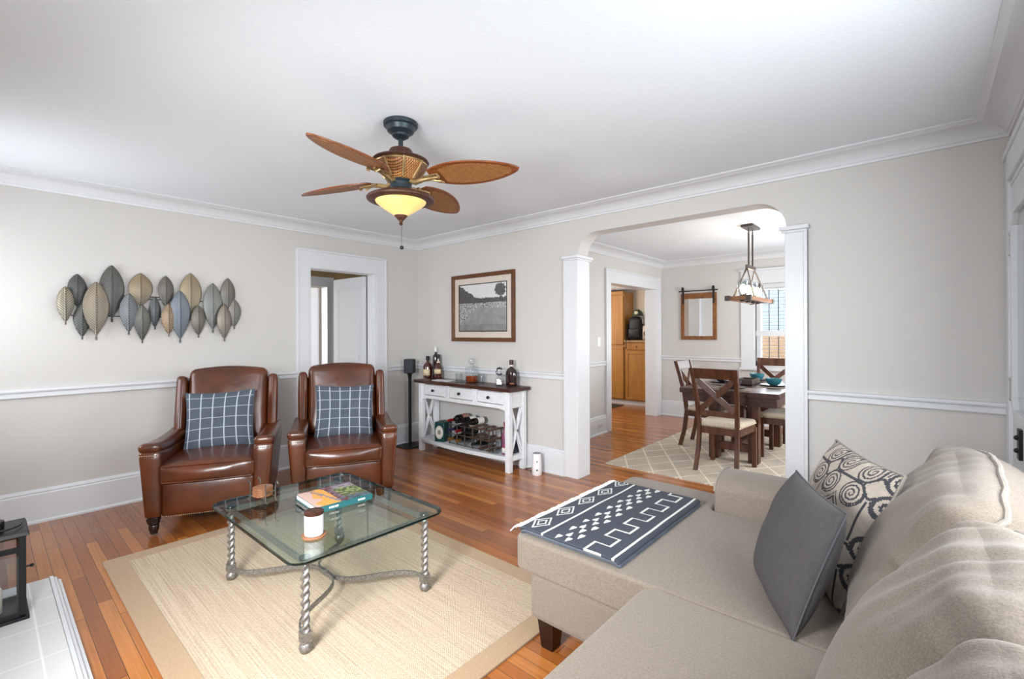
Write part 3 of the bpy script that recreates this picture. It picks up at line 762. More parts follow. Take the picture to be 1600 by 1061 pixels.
# ------------------------------------------------------------------ metal leaf wall sculpture
LV = [(-3.247,1.429,1.711,.098,'#8d8a72','#b3a382'),(-3.18,1.546,1.812,.112,'#575a58','#6b6c68'),(-3.153,1.318,1.592,.103,'#5a5e59','#777a70'),(-3.076,1.314,1.759,.157,'#8f846f','#b19c7c'),
(-2.98,1.453,1.899,.155,'#5c5c59','#77746d'),(-2.881,1.351,1.682,.116,'#6e7880','#8e969a'),(-2.799,1.558,1.854,.161,'#8c8069','#bb9c68'),(-2.795,1.283,1.595,.11,'#5b5e5a','#86867a'),
(-2.706,1.395,1.668,.082,'#5f686c','#7a7f7e'),(-2.63,1.564,1.846,.112,'#66635c','#8a8070'),(-2.617,1.335,1.612,.104,'#a5845a','#b89a6c'),(-2.537,1.281,1.728,.149,'#5f7081','#8794a0'),
(-2.453,1.48,1.886,.165,'#94866c','#c2a670'),(-2.403,1.324,1.605,.107,'#6f6a5c','#8f8570'),(-2.284,1.365,1.812,.155,'#7b807c','#9a9a90'),(-2.201,1.288,1.622,.118,'#857c6b','#a4927a'),(-2.162,1.528,1.866,.121,'#6c6961','#938a78'),(-2.113,1.399,1.677,.119,'#7f817a','#a19a88')]
FRONT = {0, 3, 5, 7, 10, 11, 13, 15}
M['leafm'] = vcol_mat('patinated_metal_leaf', 0.4, bump=(120, 0.15, 0.004), Metallic=0.45)
M['dkwire'] = mat('dark_wire', '#2f2d2a', 0.5, 0.5)
lf = thing('leaf_wall_sculpture', 'wall sculpture of overlapping patinated metal leaves above the leather armchairs', 'wall art', (0, -2.68, 1.6))
for k, (yc, z0, z1, wd, c1, c2) in enumerate(LV):
    fr = k in FRONT; xo = 0.050 if fr else 0.024; h = z1-z0; C1, C2 = lin(c1), lin(c2)
    def prof(v):
        if v < 0.07: return 0.05+0.02*v/0.07
        t_ = (v-0.07)/0.93; return max(0.015, (t_**1.0*(1-t_)**0.80)*3.42)
    def pos(u, v, yc=yc, z0=z0, h=h, wd=wd, xo=xo):
        s = 2*u-1; hw = wd/2*min(1.0, prof(v)); vein = sin((v*h*1.0-abs(s)*hw*1.1)*2*pi/0.017)*0.0011*min(1, prof(v)*1.5)*(abs(s) < 0.94)
        rib = 0.0035*math.exp(-(s*hw/0.004)**2); rim = 0.002*(abs(s) > 0.93)
        return (xo+0.016*(1-s*s)*prof(v)+vein+rib+rim, yc+s*hw+2.68, z0+v*h-1.6)
    def colf(u, v, C1=C1, C2=C2, k=k, h=h, wd=wd):
        s = abs(2*u-1); vv = v*h-s*wd/2*prof(v)*1.1
        d = 0.5+0.5*sin(vv*2*pi/0.019); w = max(0, min(1, v*1.1-0.1+0.35*noise.noise(Vector((u*2, v*3, k)))))
        c = [a*(1-w)+b_*w for a, b_ in zip(C1[:3], C2[:3])]; f = 0.42+0.55*d; g_ = sum(c)/3; c = [0.65*q+0.35*g_ for q in c]
        if s < 0.05 or s > 0.95: f *= 0.62
        return tuple(x*f for x in c)+(1,)
    sheet(24, 84, pos, colf, 'leaf', M['leafm'], lf, smooth=80, thick=0.002)
b = B()
for za, y0, y1 in ((1.665, -3.24, -2.55), (1.50, -3.26, -2.12), (1.645, -2.75, -2.12)):
    b.tube([(0.018, y0+2.68, za-1.6), (0.018, y1+2.68, za-1.6)], 0.004, 6)
for yy in (-3.0, -2.4): b.tube([(0.0, yy+2.68, 0.06), (0.02, yy+2.68, 0.06)], 0.006, 6)
b.done('wire_frame', M['dkwire'], lf)

# ------------------------------------------------------------------ ceiling fan
fan = thing('ceiling_fan', 'ceiling fan with woven wood blades and a lit amber bowl light', 'ceiling fan', (2.687, -2.149, H))
b = B(); b.lathe([(0.088, 0), (0.093, -0.006), (0.09, -0.022), (0.080, -0.028), (0.078, -0.034), (0.07, -0.05), (0.052, -0.062), (0.046, -0.066), (0.044, -0.076), (0.03, -0.086), (0.018, -0.09)], n=32); b.done('canopy', M['slate_metal'], fan, smooth=25)
b = B(); b.lathe([(0.013, -0.085), (0.013, -0.15)], n=16); b.done('downrod', M['slate_metal'], fan)
b = B(); b.lathe([(0.03, -0.138), (0.058, -0.148), (0.066, -0.165), (0.072, -0.182), (0.10, -0.19), (0.148, -0.208), (0.152, -0.215), (0.145, -0.221), (0.138, -0.223), (0.138, -0.232)], n=40); b.done('motor_cover', M['bronze'], fan, smooth=40)
b = B(); b.lathe([(0.137, -0.222), (0.132, -0.24), (0.118, -0.262), (0.098, -0.285), (0.08, -0.31), (0.07, -0.318)], n=60); mh = b.done('motor_housing', M['cane'], fan, smooth=40)
b = B()
for k in range(8):
    a = 2*pi*k/8+0.3; pr = [(0.139, -0.224), (0.134, -0.24), (0.12, -0.262), (0.10, -0.285), (0.082, -0.31)]
    b.tube([(r*cos(a), r*sin(a), z) for r, z in pr], 0.008, 6)
b.tube([(0.137*cos(2*pi*k/40), 0.137*sin(2*pi*k/40), -0.229) for k in range(40)], 0.006, 6, closed=True)
b.done('housing_rib', M['iron_gold'], mh)
b = B(); b.lathe([(0.072, -0.316), (0.068, -0.322), (0.058, -0.33), (0.056, -0.36), (0.06, -0.366)], n=32); b.done('switch_housing', M['slate_metal'], fan, smooth=40)
b = B(); b.lathe([(0.055, -0.362), (0.062, -0.368), (0.085, -0.378), (0.14, -0.392), (0.176, -0.408), (0.182, -0.416), (0.178, -0.424), (0.15, -0.432), (0.136, -0.43), (0.136, -0.42)], n=48); b.done('light_rim', M['bronze'], fan, smooth=40)
t = NT('amber_lit_glass'); t.bsdf(0.35); t.b.inputs['Base Color'].default_value = lin('#d9b060')
t.b.inputs['Emission Color'].default_value = lin('#f2bf5e'); t.b.inputs['Emission Strength'].default_value = 0.46
t.l(t.mix(t.noise(t.coord(), 9, 3), lin('#e3b86a'), lin('#fbe6b4')), t.b.inputs['Emission Color'])
b = B(); b.lathe([(0.137, -0.424), (0.132, -0.436), (0.112, -0.453), (0.085, -0.472), (0.056, -0.491), (0.034, -0.505)], n=48, cap=False); b.done('light_bowl', t.m, fan, smooth=60, norm=True)
b = B(); b.lathe([(0.036, -0.503), (0.035, -0.508), (0.02, -0.524), (0.011, -0.532), (0.007, -0.543), (0.011, -0.55), (0.006, -0.556), (0.002, -0.558)], n=20); b.done('finial', M['bronze'], fan)
b = B(); b.tube([(0.006, 0, -0.555), (0.006, 0, -0.672)], 0.0012, 6); b.ball((0.006, 0, -0.678), 0.011, 10); b.done('pull_chain', M['black'], fan)
lp = bpy.data.lights.new('bowl_bulb', 'POINT'); lp.energy = 3.5; lp.color = (1, 0.72, 0.4); lp.shadow_soft_size = 0.05
lo_ = bpy.data.objects.new('bowl_bulb', lp); COL.objects.link(lo_); lo_.location = (2.687, -2.149, H-0.40)
def blade_w(t): return 0.108*(sin(pi*min(1, max(0, (t*0.93+0.07)))**0.86))**0.62
for k in range(4):
    a = radians(22+90*k)
    Rm = Matrix.Rotation(a, 4, 'Z') @ Matrix.Translation((0.185, 0, -0.31)) @ Matrix.Rotation(radians(-13), 4, 'X') @ Matrix.Rotation(radians(2.0), 4, 'Y')
    n = 40; Ln = 0.495
    b = B()
    pts = [(Ln*i/n, blade_w(i/n)) for i in range(n+1)]
    out = [(x, w) for x, w in pts] + [(x, -w) for x, w in pts[::-1]]
    out = [p for i_, p in enumerate(out) if i_ == 0 or hypot(p[0]-out[i_-1][0], p[1]-out[i_-1][1]) > 1e-4]
    b.hexa([(x, y, -0.004) for x, y in out], [(x, y, 0.004) for x, y in out]); bl = b.done('blade', M['blade'], fan, bevel=0.002)
    bl.matrix_basis = Rm
    inn = [(0.07+(Ln-0.115)*i/n, max(0.002, blade_w(0.10+0.82*i/n)-0.022)) for i in range(n+1)]
    io = inn + [(x, -w) for x, w in inn[::-1]]
    b = B(); b.hexa([(x, y, -0.0055) for x, y in io], [(x, y, 0.0055) for x, y in io]); b.done('cane_panel', M['cane'], bl, smooth=0)
    b = B()
    b.tube([(-0.13, 0, -0.012), (-0.09, 0.0, -0.03), (-0.05, 0, -0.018), (0.0, 0, -0.010), (0.05, 0, -0.009)], [0.013, 0.014, 0.013, 0.012, 0.008], 10)
    for s in (-1, 1):
        b.tube([(-0.02, s*0.01, -0.012), (0.02, s*0.03, -0.012), (0.055, s*0.036, -0.014), (0.066, s*0.026, -0.026), (0.058, s*0.016, -0.026)], 0.006, 8)
    b.tube([(-0.04, 0, -0.012), (0.02, 0, -0.0095)], [0.03, 0.022], 10, ry=0.006)
    ir = b.done('blade_iron', M['iron_gold'], bl)
# ------------------------------------------------------------------ console table and what stands on it
CT = 0.82
cs = thing('console_table', 'white distressed console table with a dark wood top and X ends', 'console table', (1.115, -0.175, 0))
cx0, cx1, cy0, cy1 = -0.70, 0.70, -0.13, 0.13
b = B(); b.box(-0.745, 0.745, -0.17, 0.145, CT-0.034, CT); b.done('top', M['darkwood'], cs, bevel=0.004)
for sx in (-1, 1):
    for sy in (-1, 1):
        x, y = sx*0.675, sy*0.105
        b = B(); b.box(x-0.028, x+0.028, y-0.026, y+0.026, 0, CT-0.034); b.done('leg', M['white_wood'], cs, bevel=0.004)
    x = sx*0.675
    b = B(); b.box(x-0.02, x+0.02, -0.08, 0.08, 0.62, CT-0.034); b.box(x-0.018, x+0.018, -0.08, 0.08, 0.105, 0.155)
    b.beam((x, -0.08, 0.17), (x, 0.08, 0.62), 0.022, 0.034, (1, 0, 0)); b.beam((x, 0.08, 0.17), (x, -0.08, 0.62), 0.022, 0.034, (1, 0, 0))
    b.done('cross_brace', M['white_wood'], cs, bevel=0.003)
b = B()
for z0_, z1_ in ((0.772+0.004, CT-0.034),): b.box(-0.65, 0.65, -0.122, -0.09, z0_, z1_)
for xd in (-0.648, -0.216, 0.216, 0.648): b.box(xd-0.032, xd+0.032, -0.1215, -0.09, 0.646, 0.778)
b.box(-0.65, 0.65, -0.07, -0.06, 0.62, CT-0.034)
pl = [(-0.65, 0.648), (0.65, 0.648), (0.65, 0.585), (0.63, 0.598), (0.60, 0.604), (0.56, 0.612), (0.2, 0.612), (0, 0.608), (-0.2, 0.612), (-0.56, 0.612), (-0.60, 0.604), (-0.63, 0.598), (-0.65, 0.585)]
b.prism(pl, 'y', -0.122, -0.09); b.box(-0.65, 0.65, 0.1, 0.12, 0.62, CT-0.034); b.done('apron', M['white_wood'], cs, bevel=0.002)
for k in range(3):
    xc = -0.432+0.432*k
    b = B(); b.box(xc-0.177, xc+0.177, -0.119, -0.085, 0.655, 0.769); dr = b.done('drawer', M['white_wood'], cs, bevel=0.004)
    b = B(); b.tube([(xc, -0.128, 0.712), (xc, -0.14, 0.712)], 0.007); b.ball((xc, -0.148, 0.712), 0.016, 8); b.done('knob', M['black'], dr)
b = B(); sh = [(-0.66, -0.09), (-0.645, -0.135)] + [(-0.645+1.29*k/20, -0.135-0.055*sin(pi*k/20)) for k in range(1, 20)] + [(0.645, -0.135), (0.66, -0.09), (0.66, 0.12), (-0.66, 0.12)]
b.prism(sh, 'z', 0.115, 0.155); b.done('shelf', mat('grey_washed_shelf', '#d3d6da', 0.5), cs, bevel=0.004)

M['whisky'] = mat('amber_whisky_glass', '#45190a', 0.08, 0, **{'Coat Weight': 1.0})
M['darkglass'] = mat('dark_bottle_glass', '#141310', 0.08, 0, **{'Coat Weight': 1.0})
M['liquor'] = mat('amber_liquor', '#8a3a12', 0.05, 0, **{'Coat Weight': 0.6})
M['label'] = mat('cream_label', '#d8c3a0', 0.6)
M['labelw'] = mat('white_label', '#e5e3de', 0.6)
M['gold'] = mat('gold_foil', '#c08a3c', 0.35, 0.9)
def interp(prof, z):
    for (ra, za), (rb, zb) in zip(prof, prof[1:]):
        if za <= z <= zb: return ra+(rb-ra)*(z-za)/max(1e-6, zb-za)
    return prof[-1][0]
def bottle(label, loc, prof, mats, cap, lab=None, group=None, sy=1, cat='bottle', rot=None, n=24, neck=None):
    """prof: [(r,z)]; cap (r,z0,z1,mat); lab (z0,z1,mat,half_angle)"""
    t = thing('bottle', label, cat, loc, 0, group)
    b = B(); b.lathe(prof, n=n, sy=sy); b.done('glass_body', mats, t, smooth=50)
    b = B(); b.lathe([(cap[0], cap[1]), (cap[0], cap[2]-0.003), (cap[0]-0.003, cap[2])], n=16); b.done('cap', cap[3], t)
    if neck:
        b = B(); b.lathe([(neck[0], neck[1]), (neck[0], neck[2])], n=16); b.done('neck_band', neck[3], t)
    if lab:
        z0, z1, lm, ha = lab
        R = max(interp(prof, z0), interp(prof, z1), interp(prof, (z0+z1)/2))+0.0012
        a0 = radians(-60); m = 14; b = B(); q = []
        for i in range(m+1):
            a = a0-ha+2*ha*i/m; q.append((b._v((R*cos(a), sy*R*sin(a), z0)), b._v((R*cos(a), sy*R*sin(a), z1))))
        for A, C in zip(q, q[1:]): b._f([A[0], C[0], C[1], A[1]])
        o = b.done('label', lm, t, norm=False); md = o.modifiers.new('thickness', 'SOLIDIFY'); md.thickness = 0.0008; md.offset = 1
    return t
GB = 'bottles on the console table'
bottle('round shouldered amber bottle with a black stopper, leftmost on the console table', (0.34, -0.115, CT), [(0.045, 0), (0.052, 0.006), (0.053, 0.02), (0.054, 0.13), (0.047, 0.158), (0.03, 0.178), (0.018, 0.19), (0.016, 0.22)], M['whisky'], (0.021, 0.212, 0.262, M['black']), (0.032, 0.105, M['label'], 0.85), GB)
bottle('tall dark bottle standing behind the shorter amber bottle on the console table', (0.43, -0.065, CT), [(0.034, 0), (0.038, 0.006), (0.038, 0.245), (0.034, 0.268), (0.018, 0.285), (0.014, 0.30), (0.014, 0.34)], mat('near_black_bottle', '#1d0f0d', 0.08, 0, **{'Coat Weight': 1.0}), (0.016, 0.315, 0.37, M['labelw']), (0.03, 0.12, mat('charcoal_label', '#3a3a3e', 0.6), 0.9), GB)
bottle('amber bottle with a cream label and dark cap in front of the tall bottle', (0.537, -0.115, CT), [(0.042, 0), (0.048, 0.006), (0.049, 0.02), (0.049, 0.125), (0.038, 0.158), (0.02, 0.185), (0.016, 0.205), (0.016, 0.25)], M['whisky'], (0.018, 0.235, 0.285, M['black']), (0.062, 0.115, M['label'], 1.0), GB, neck=(0.0215, 0.188, 0.205, M['label']))
bottle('dark arched bottle with a striped stopper at the right end of the console table', (1.685, -0.12, CT), [(0.06, 0), (0.068, 0.008), (0.07, 0.03), (0.072, 0.12), (0.066, 0.15), (0.05, 0.172), (0.024, 0.186), (0.017, 0.192), (0.017, 0.225)], mat('deep_brown_bottle', '#26120f', 0.08, 0, **{'Coat Weight': 1.0}), (0.021, 0.215, 0.262, M['darkwood']), (0.02, 0.036, M['slab'], 0.35), GB, sy=0.55, neck=(0.0185, 0.198, 0.212, M['labelw']))
# folded brochure
b = B(); b.box(-0.12, 0.12, -0.065, 0.065, 0, 0.004); b.box(-0.12, 0.118, -0.063, 0.065, 0.0045, 0.008)
o = b.done('brochure', mat('brochure_paper', '#d8d9de', 0.4), bevel=0.001); o.location = (0.76, -0.225, CT); o.rotation_euler = (0, 0, 0.12); tag(o, 'folded white brochure lying flat on the console table', 'brochure')
# decanter
dc = thing('decanter', 'square glass decanter half full of amber liquor on the console table', 'decanter', (1.12, -0.13, CT), radians(12))
def sq(b, prof, n=24, pw=4):
    rings = []
    for r, z in prof:
        rings.append([b._v((r*(abs(cos(a))**(2/pw))*(1 if cos(a) > 0 else -1), r*(abs(sin(a))**(2/pw))*(1 if sin(a) > 0 else -1), z)) for a in [2*pi*k/n+0.01 for k in range(n)]])
    for A, C in zip(rings, rings[1:]):
        for k in range(n): b._f([A[k], A[(k+1) % n], C[(k+1) % n], C[k]])
    b._f(rings[0][::-1]); b._f(rings[-1])
b = B(); sq(b, [(0.056, 0), (0.06, 0.004), (0.06, 0.155), (0.054, 0.168), (0.022, 0.176), (0.018, 0.20), (0.024, 0.205)]); b.done('glass_body', M['glass'], dc, smooth=50)
b = B(); sq(b, [(0.053, 0.008), (0.055, 0.012), (0.055, 0.072)]); b.done('liquor', M['liquor'], dc, smooth=50)
b = B(); sq(b, [(0.016, 0.19), (0.018, 0.206), (0.033, 0.21), (0.036, 0.235), (0.03, 0.258), (0.02, 0.262)], pw=2.5); b.done('stopper', M['glass'], dc, smooth=40)
def tumbler(label, loc, r=0.04, h=0.095, group='glass tumblers on the console table'):
    b = B(); b.lathe([(r*0.86, 0), (r*0.9, 0.003), (r, h), (r-0.0025, h), (r*0.84, 0.014), (0.001, 0.012)], n=24, cap=False)
    vs = [v for v in b.bm.verts if abs(v.co.z) < 1e-6]; b._f(vs)
    o = b.done('glass_tumbler', M['glass'], smooth=40); o.location = loc; return tag(o, label, 'glass', group)
tumbler('clear glass tumbler just left of the decanter on the console table', (0.995, -0.205, CT))
tumbler('clear glass tumbler to the right of the decanter, on the console table', (1.235, -0.10, CT))
# small steel bottle with ring handle
fl = thing('steel_decanter_stopper', 'small clear bottle with a chrome ring on top, left of the dark arched bottle', 'bottle', (1.572, -0.175, CT), radians(35))
b = B(); sq(b, [(0.036, 0), (0.04, 0.004), (0.04, 0.055), (0.03, 0.085), (0.018, 0.10), (0.016, 0.112)], pw=3); b.done('glass_body', M['glass'], fl, smooth=50)
b = B(); b.hexa([(-0.03, -0.028, 0.012), (0.03, -0.028, 0.012), (0.03, 0.028, 0.012), (-0.03, 0.028, 0.012)], [(-0.024, -0.022, 0.075), (0.018, -0.022, 0.06), (0.018, 0.022, 0.06), (-0.024, 0.022, 0.075)]); b.done('figure', M['chrome'], fl, bevel=0.006)
b = B(); b.tube([(0.032*cos(a), 0, 0.145+0.034*sin(a)) for a in [radians(40+28*k) for k in range(11)]], 0.010, 8); b.tube([(0, 0, 0.105), (0, 0, 0.115)], 0.014); b.done('chrome_ring', mat('dark_chrome', '#77797c', 0.15, 1), fl)

# lower shelf
SZ = 0.155
gb = thing('gift_box', 'dark green box with a round white emblem on the console shelf', 'box', (0.765, -0.235, SZ), radians(18))
b = B(); b.box(-0.06, 0.06, -0.085, 0.085, 0, 0.215); b.done('carton', mat('dark_green_carton', '#0f3a3a', 0.4), gb, bevel=0.004)
b = B(); b.lathe([(0.062, 0), (0.062, 0.002)], n=32); o = b.done('emblem', mat('cream_emblem', '#d9d6cb', 0.5), gb); o.rotation_euler = (radians(90), 0, 0); o.location = (0, -0.085, 0.105); o.scale = (0.8, 1.15, 1)
b = B(); b.tube([(0.05*cos(a), 0.05*sin(a), 0.0023) for a in [2*pi*k/30 for k in range(30)]], 0.002, 5, closed=True); b.lathe([(0.026, 0.002), (0.02, 0.003)], n=20); o2 = b.done('emblem_ring', mat('grey_emblem_ink', '#84837a', 0.6), o)
b = B(); b.lathe([(0.012, 0.215), (0.014, 0.225), (0.008, 0.235)], n=12); b.done('cap', M['chrome'], gb)
wr = thing('wine_rack', 'metal and wood wine rack holding bottles on the console shelf', 'wine rack', (1.235, -0.20, SZ))
RXs = [-0.30+0.12*k for k in range(6)]
b = B()
for x in RXs:
    for y in (-0.09, 0.09): b.box(x-0.006, x+0.006, y-0.0048, y+0.0048, 0, 0.222)
for z in (0.012, 0.112, 0.212):
    for y in (-0.09, 0.09): b.box(-0.306, 0.306, y-0.004, y+0.004, z-0.004, z+0.004)
b.done('metal_frame', mat('galvanised_steel', '#7c7b79', 0.4, 0.8), wr)
for z in (0.012, 0.112, 0.212):
    for x in RXs:
        if (z > 0.05 and x > 0.05) or (z < 0.05 and x > 0.15):
            b = B(); b.box(x-0.022, x+0.022, -0.112, 0.112, z+0.004, z+0.016); b.done('wood_slat', mat('rack_wood', '#5a3a2a', 0.5) if 'rack_wood' not in bpy.data.materials else bpy.data.materials['rack_wood'], wr, bevel=0.002)
def wine(label, x, z, foil, lab, dy=0.0, r=0.037):
    t = thing('wine_bottle', label, 'bottle', (1.235+x, -0.19+dy, SZ+z), 0, 'wine bottles in the rack')
    t.rotation_euler = (radians(90), 0, 0)
    b = B(); b.lathe([(r*0.9, -0.14), (r, -0.134), (r, 0.04), (r*0.8, 0.065), (0.016, 0.09), (0.0145, 0.105), (0.0145, 0.165)], n=20); b.done('glass_body', M['darkglass'], t, smooth=50)
    b = B(); b.lathe([(0.0155, 0.105), (0.0155, 0.168), (0.013, 0.17)], n=14); b.done('foil', foil, t)
    if lab:
        b = B(); b.lathe([(r+0.0008, -0.10), (r+0.0008, -0.01)], n=20, cap=False); o = b.done('label', lab, t)
    return t
RED = mat('red_foil', '#8c1a1c', 0.3, 0.4); PUR = mat('purple_foil', '#33305c', 0.35, 0.3); BLK = mat('black_foil', '#1b1a1d', 0.35, 0.2); PINK = mat('dusty_pink_label', '#a3786e', 0.6)
zt, zm, zb_ = 0.266, 0.166, 0.066
wine('dark wine bottle with a pink label lying on top of the rack, leftmost', -0.24, zt, RED, PINK, r=0.044)
wine('wine bottle with a white label on the rack top, second from the left', -0.12, zt-0.004, BLK, M['labelw'])
wine('wine bottle with a white label on the rack top, beside the empty slats', 0.0, zt-0.004, BLK, M['labelw'])
wine('blue foil wine bottle in the upper row of the rack, leftmost', -0.24, zm, PUR, None)
wine('red foil wine bottle in the upper row of the rack, second from the left', -0.12, zm, RED, M['labelw'])
wine('black foil wine bottle in the upper row of the rack, third from the left', 0.0, zm, BLK, M['labelw'])
wine('gold foil bottle in the bottom row of the rack, leftmost', -0.24, zb_, M['gold'], None)
wine('gold foil bottle in the bottom row of the rack, second from the left', -0.12, zb_, M['gold'], None)
wine('black foil wine bottle in the bottom row at the right of the rack', 0.12, zb_, BLK, None)
tumbler('clear glass tumbler on the console shelf at the right of the wine rack', (1.60, -0.27, SZ), 0.045, 0.12, 'glass on the console shelf')
bottle('slim bottle with a colourful red and blue label on the console shelf', (1.70, -0.235, SZ), [(0.03, 0), (0.033, 0.005), (0.033, 0.19), (0.026, 0.215), (0.012, 0.245), (0.011, 0.30)], mat('printed_red_blue', '#b4484a', 0.3, col2='#3b4a80', vscale=20), (0.013, 0.285, 0.32, RED), (0.02, 0.07, M['labelw'], 1.2))
b = B(); b.box(-0.05, 0.05, -0.05, 0.05, 0, 0.17); o = b.done('small_box', mat('navy_carton', '#2c3140', 0.5), bevel=0.004); o.location = (1.70, -0.105, SZ); tag(o, 'dark navy box on the console shelf behind the right X end', 'box')

# ------------------------------------------------------------------ speaker, diffuser, plates, picture
ss = thing('speaker_stand', 'thin black floor stand in the corner beside the console table', 'speaker stand', (0.175, -0.255, 0))
b = B(); b.prism(chamf(0.13, 0.13, 0.02), 'z', 0, 0.012); b.done('base_plate', M['black'], ss, bevel=0.002)
b = B(); b.tube([(0.0, 0, 0.012), (0, 0, 0.80), (0, 0, 0.86), (0, 0, 0.878)], [0.019, 0.019, 0.026, 0.045], 16); b.done('pole', M['black'], ss)
sp = thing('speaker', 'small black speaker on top of the thin black floor stand', 'speaker', (0.175, -0.255, 0.878), radians(35))
b = B(); b.prism(chamf(0.058, 0.058, 0.022), 'z', 0, 0.168); b.done('cabinet', M['blackp'], sp, bevel=0.006)
b = B(); b.prism(chamf(0.0595, 0.0595, 0.022), 'z', 0.006, 0.155); b.done('grille', mat('dark_grille', '#2a2e36', 0.7), sp)
df = thing('white_cylinder_device', 'white cylindrical air freshener on the floor beside the console table', 'air freshener', (2.033, -0.15, 0), radians(-50))
b = B(); b.lathe([(0.043, 0), (0.048, 0.006), (0.046, 0.10), (0.040, 0.20), (0.040, 0.205)], n=32); b.done('shell', M['white'], df, smooth=50)
b = B(); b.lathe([(0.039, 0.205), (0.037, 0.2085), (0.01, 0.2085)], n=32); b.done('grille_top', mat('grey_grille', '#8e9094', 0.5), df)
b = B(); 
for z, r in ((0.055, 0.009), (0.135, 0.007)): b.tube([(0.040, 0, z), (0.0475-(z > 0.1)*0.003, 0, z)], r, 12)
b.done('button', mat('blue_grey_button', '#4c6470', 0.4), df)
b = B(); b.box(2.17, 2.258, -0.006, 0, 0.245, 0.405); o = b.done('wall_plate', M['wall'], bevel=0.002); tag(o, 'painted blank cover plate low on the wall beside the arch pillar', 'wall plate')
b = B(); b.tube([(1.835, -0.075, 0.004), (1.865, -0.06, 0.012), (1.90, -0.052, 0.02), (1.94, -0.06, 0.008), (1.98, -0.085, 0.004)], 0.004, 8); o = b.done('power_cord', M['black']); tag(o, 'thin black power cord on the floor between the console table and the white cylinder', 'cord')

# framed black and white photograph: generic parkland scene
pf = thing('framed_photo', 'framed black and white landscape photograph above the console table', 'picture', (1.158, 0, 1.637))
b = B(); pw, ph, fwid = 0.484, 0.378, 0.045
o4 = [(-pw, -ph), (pw, -ph), (pw, ph), (-pw, ph)]; i4 = [(-pw+fwid, -ph+fwid), (pw-fwid, -ph+fwid), (pw-fwid, ph-fwid), (-pw+fwid, ph-fwid)]
for k in range(4):
    j = (k+1) % 4
    b.hexa([(o4[k][0], 0, o4[k][1]), (o4[j][0], 0, o4[j][1]), (i4[j][0], 0, i4[j][1]), (i4[k][0], 0, i4[k][1])],
           [(o4[k][0]*0.995, -0.034, o4[k][1]*0.995), (o4[j][0]*0.995, -0.034, o4[j][1]*0.995), (i4[j][0], -0.022, i4[j][1]), (i4[k][0], -0.022, i4[k][1])])
b.done('frame', mat('walnut_gilt_frame', '#6d4426', 0.35, col2='#54311a', vs=(30, 30, 30)), pf, bevel=0.003)
b = B(); b.box(-pw+0.04, pw-0.04, -0.012, -0.003, -ph+0.04, ph-0.04); b.done('mat_board', mat('cream_mat_board', '#d9ccc0', 0.8), pf)
b = B(); b.box(-0.375, 0.375, -0.0135, -0.012, -0.268, 0.268); b.done('inner_line', M['dkwire'], pf)
def photo(u, v):
    n = noise.noise(Vector((u*9, v*9, 0))); n2 = noise.noise(Vector((u*38, v*38, 2))); n3 = noise.noise(Vector((u*90, v*90, 7)))
    tl = 0.70+0.30*max(0, 1-u/0.40)+0.03*noise.noise(Vector((u*16, 0, 4)))
    if hypot((u-0.88)/0.11, (v-0.86)/0.13) < 1+0.3*n2: g = 0.10+0.08*n2
    elif abs(u-0.885) < 0.012 and 0.6 < v < 0.8: g = 0.06
    elif v > tl+0.02*n2: g = 0.74+0.04*n
    elif v > 0.60: g = 0.09+0.07*n2+0.05*max(0, 0.7-v)
    elif v > 0.5 and u < 0.78 or v > 0.50-0.9*(0.42-u) and u < 0.42 and v > 0.18+u*0.4: g = 0.35+0.5*n2+0.25*n3
    elif v > 0.48 and u > 0.62: g = 0.4+0.45*n2
    else: g = 0.30+0.07*n+0.04*n2-0.06*(v < 0.14)
    g = max(0.02, min(0.85, g)); return (g, g, g, 1)
sheet(120, 90, lambda u, v: (-0.365+0.73*u, -0.0142, -0.258+0.516*v), photo, 'photo_print', M['print'], pf, thick=0.0004)
b = B(); b.box(-pw+0.042, pw-0.042, -0.0185, -0.017, -ph+0.042, ph-0.042); b.done('glazing', glass_mat('picture_glass', (0.99, 0.99, 0.99, 1), 1.3), pf, smooth=0)

# ------------------------------------------------------------------ sofa
sf = thing('sectional_sofa', 'oatmeal fabric chaise sofa along the right wall', 'sofa', (0, 0, 0))
SF = M['sofa']; ST = 0.475
b = B()
b.box(3.535, 5.06, -2.10, -1.02, 0.13, 0.335); b.box(4.13, 5.06, -3.6, -2.10, 0.13, 0.335)
b.done('base', SF, sf, bevel=0.03, seg=4, smooth=50)
b = B(); b.rbox(0.07, 1.28, 0.30, 0.06, 8, (0, 0, 0), (5.06, -2.30, 0.52)); b.done('back_frame', SF, sf, smooth=60)
def poly_cushion(poly, z0, z1, r, name):
    """cushion with a rounded outline, rounded edges and a slightly domed top"""
    cx = sum(p[0] for p in poly)/len(poly); cy = sum(p[1] for p in poly)/len(poly)
    b = B(); b.hexa([(x, y, z0) for x, y in poly], [(x, y, z1) for x, y in poly])
    return b.done(name, SF, sf, bevel=r, seg=6, smooth=60)
def rnd(poly, rr, n=5):
    out = []
    m = len(poly)
    for k in range(m):
        p, a, c = Vector(poly[k]), Vector(poly[k-1]), Vector(poly[(k+1) % m]); r = rr[k] if isinstance(rr, list) else rr
        d1 = (a-p).normalized(); d2 = (c-p).normalized(); A = p+d1*r; C = p+d2*r
        for i in range(n+1):
            t = i/n; q = A*(1-t)**2+p*2*t*(1-t)+C*t*t; out.append((q.x, q.y))
    return out
ch_poly = rnd([(3.465, -2.118), (4.72, -2.118), (4.72, -1.265), (4.02, -1.265), (4.0, -1.0), (3.465, -1.0)], [0.05, 0.02, 0.02, 0.04, 0.07, 0.05])
c1 = poly_cushion(ch_poly, 0.332, ST, 0.035, 'seat_cushion')
s2_poly = rnd([(4.085, -3.05), (4.74, -3.05), (4.74, -2.126), (4.085, -2.126)], [0.05, 0.02, 0.02, 0.07])
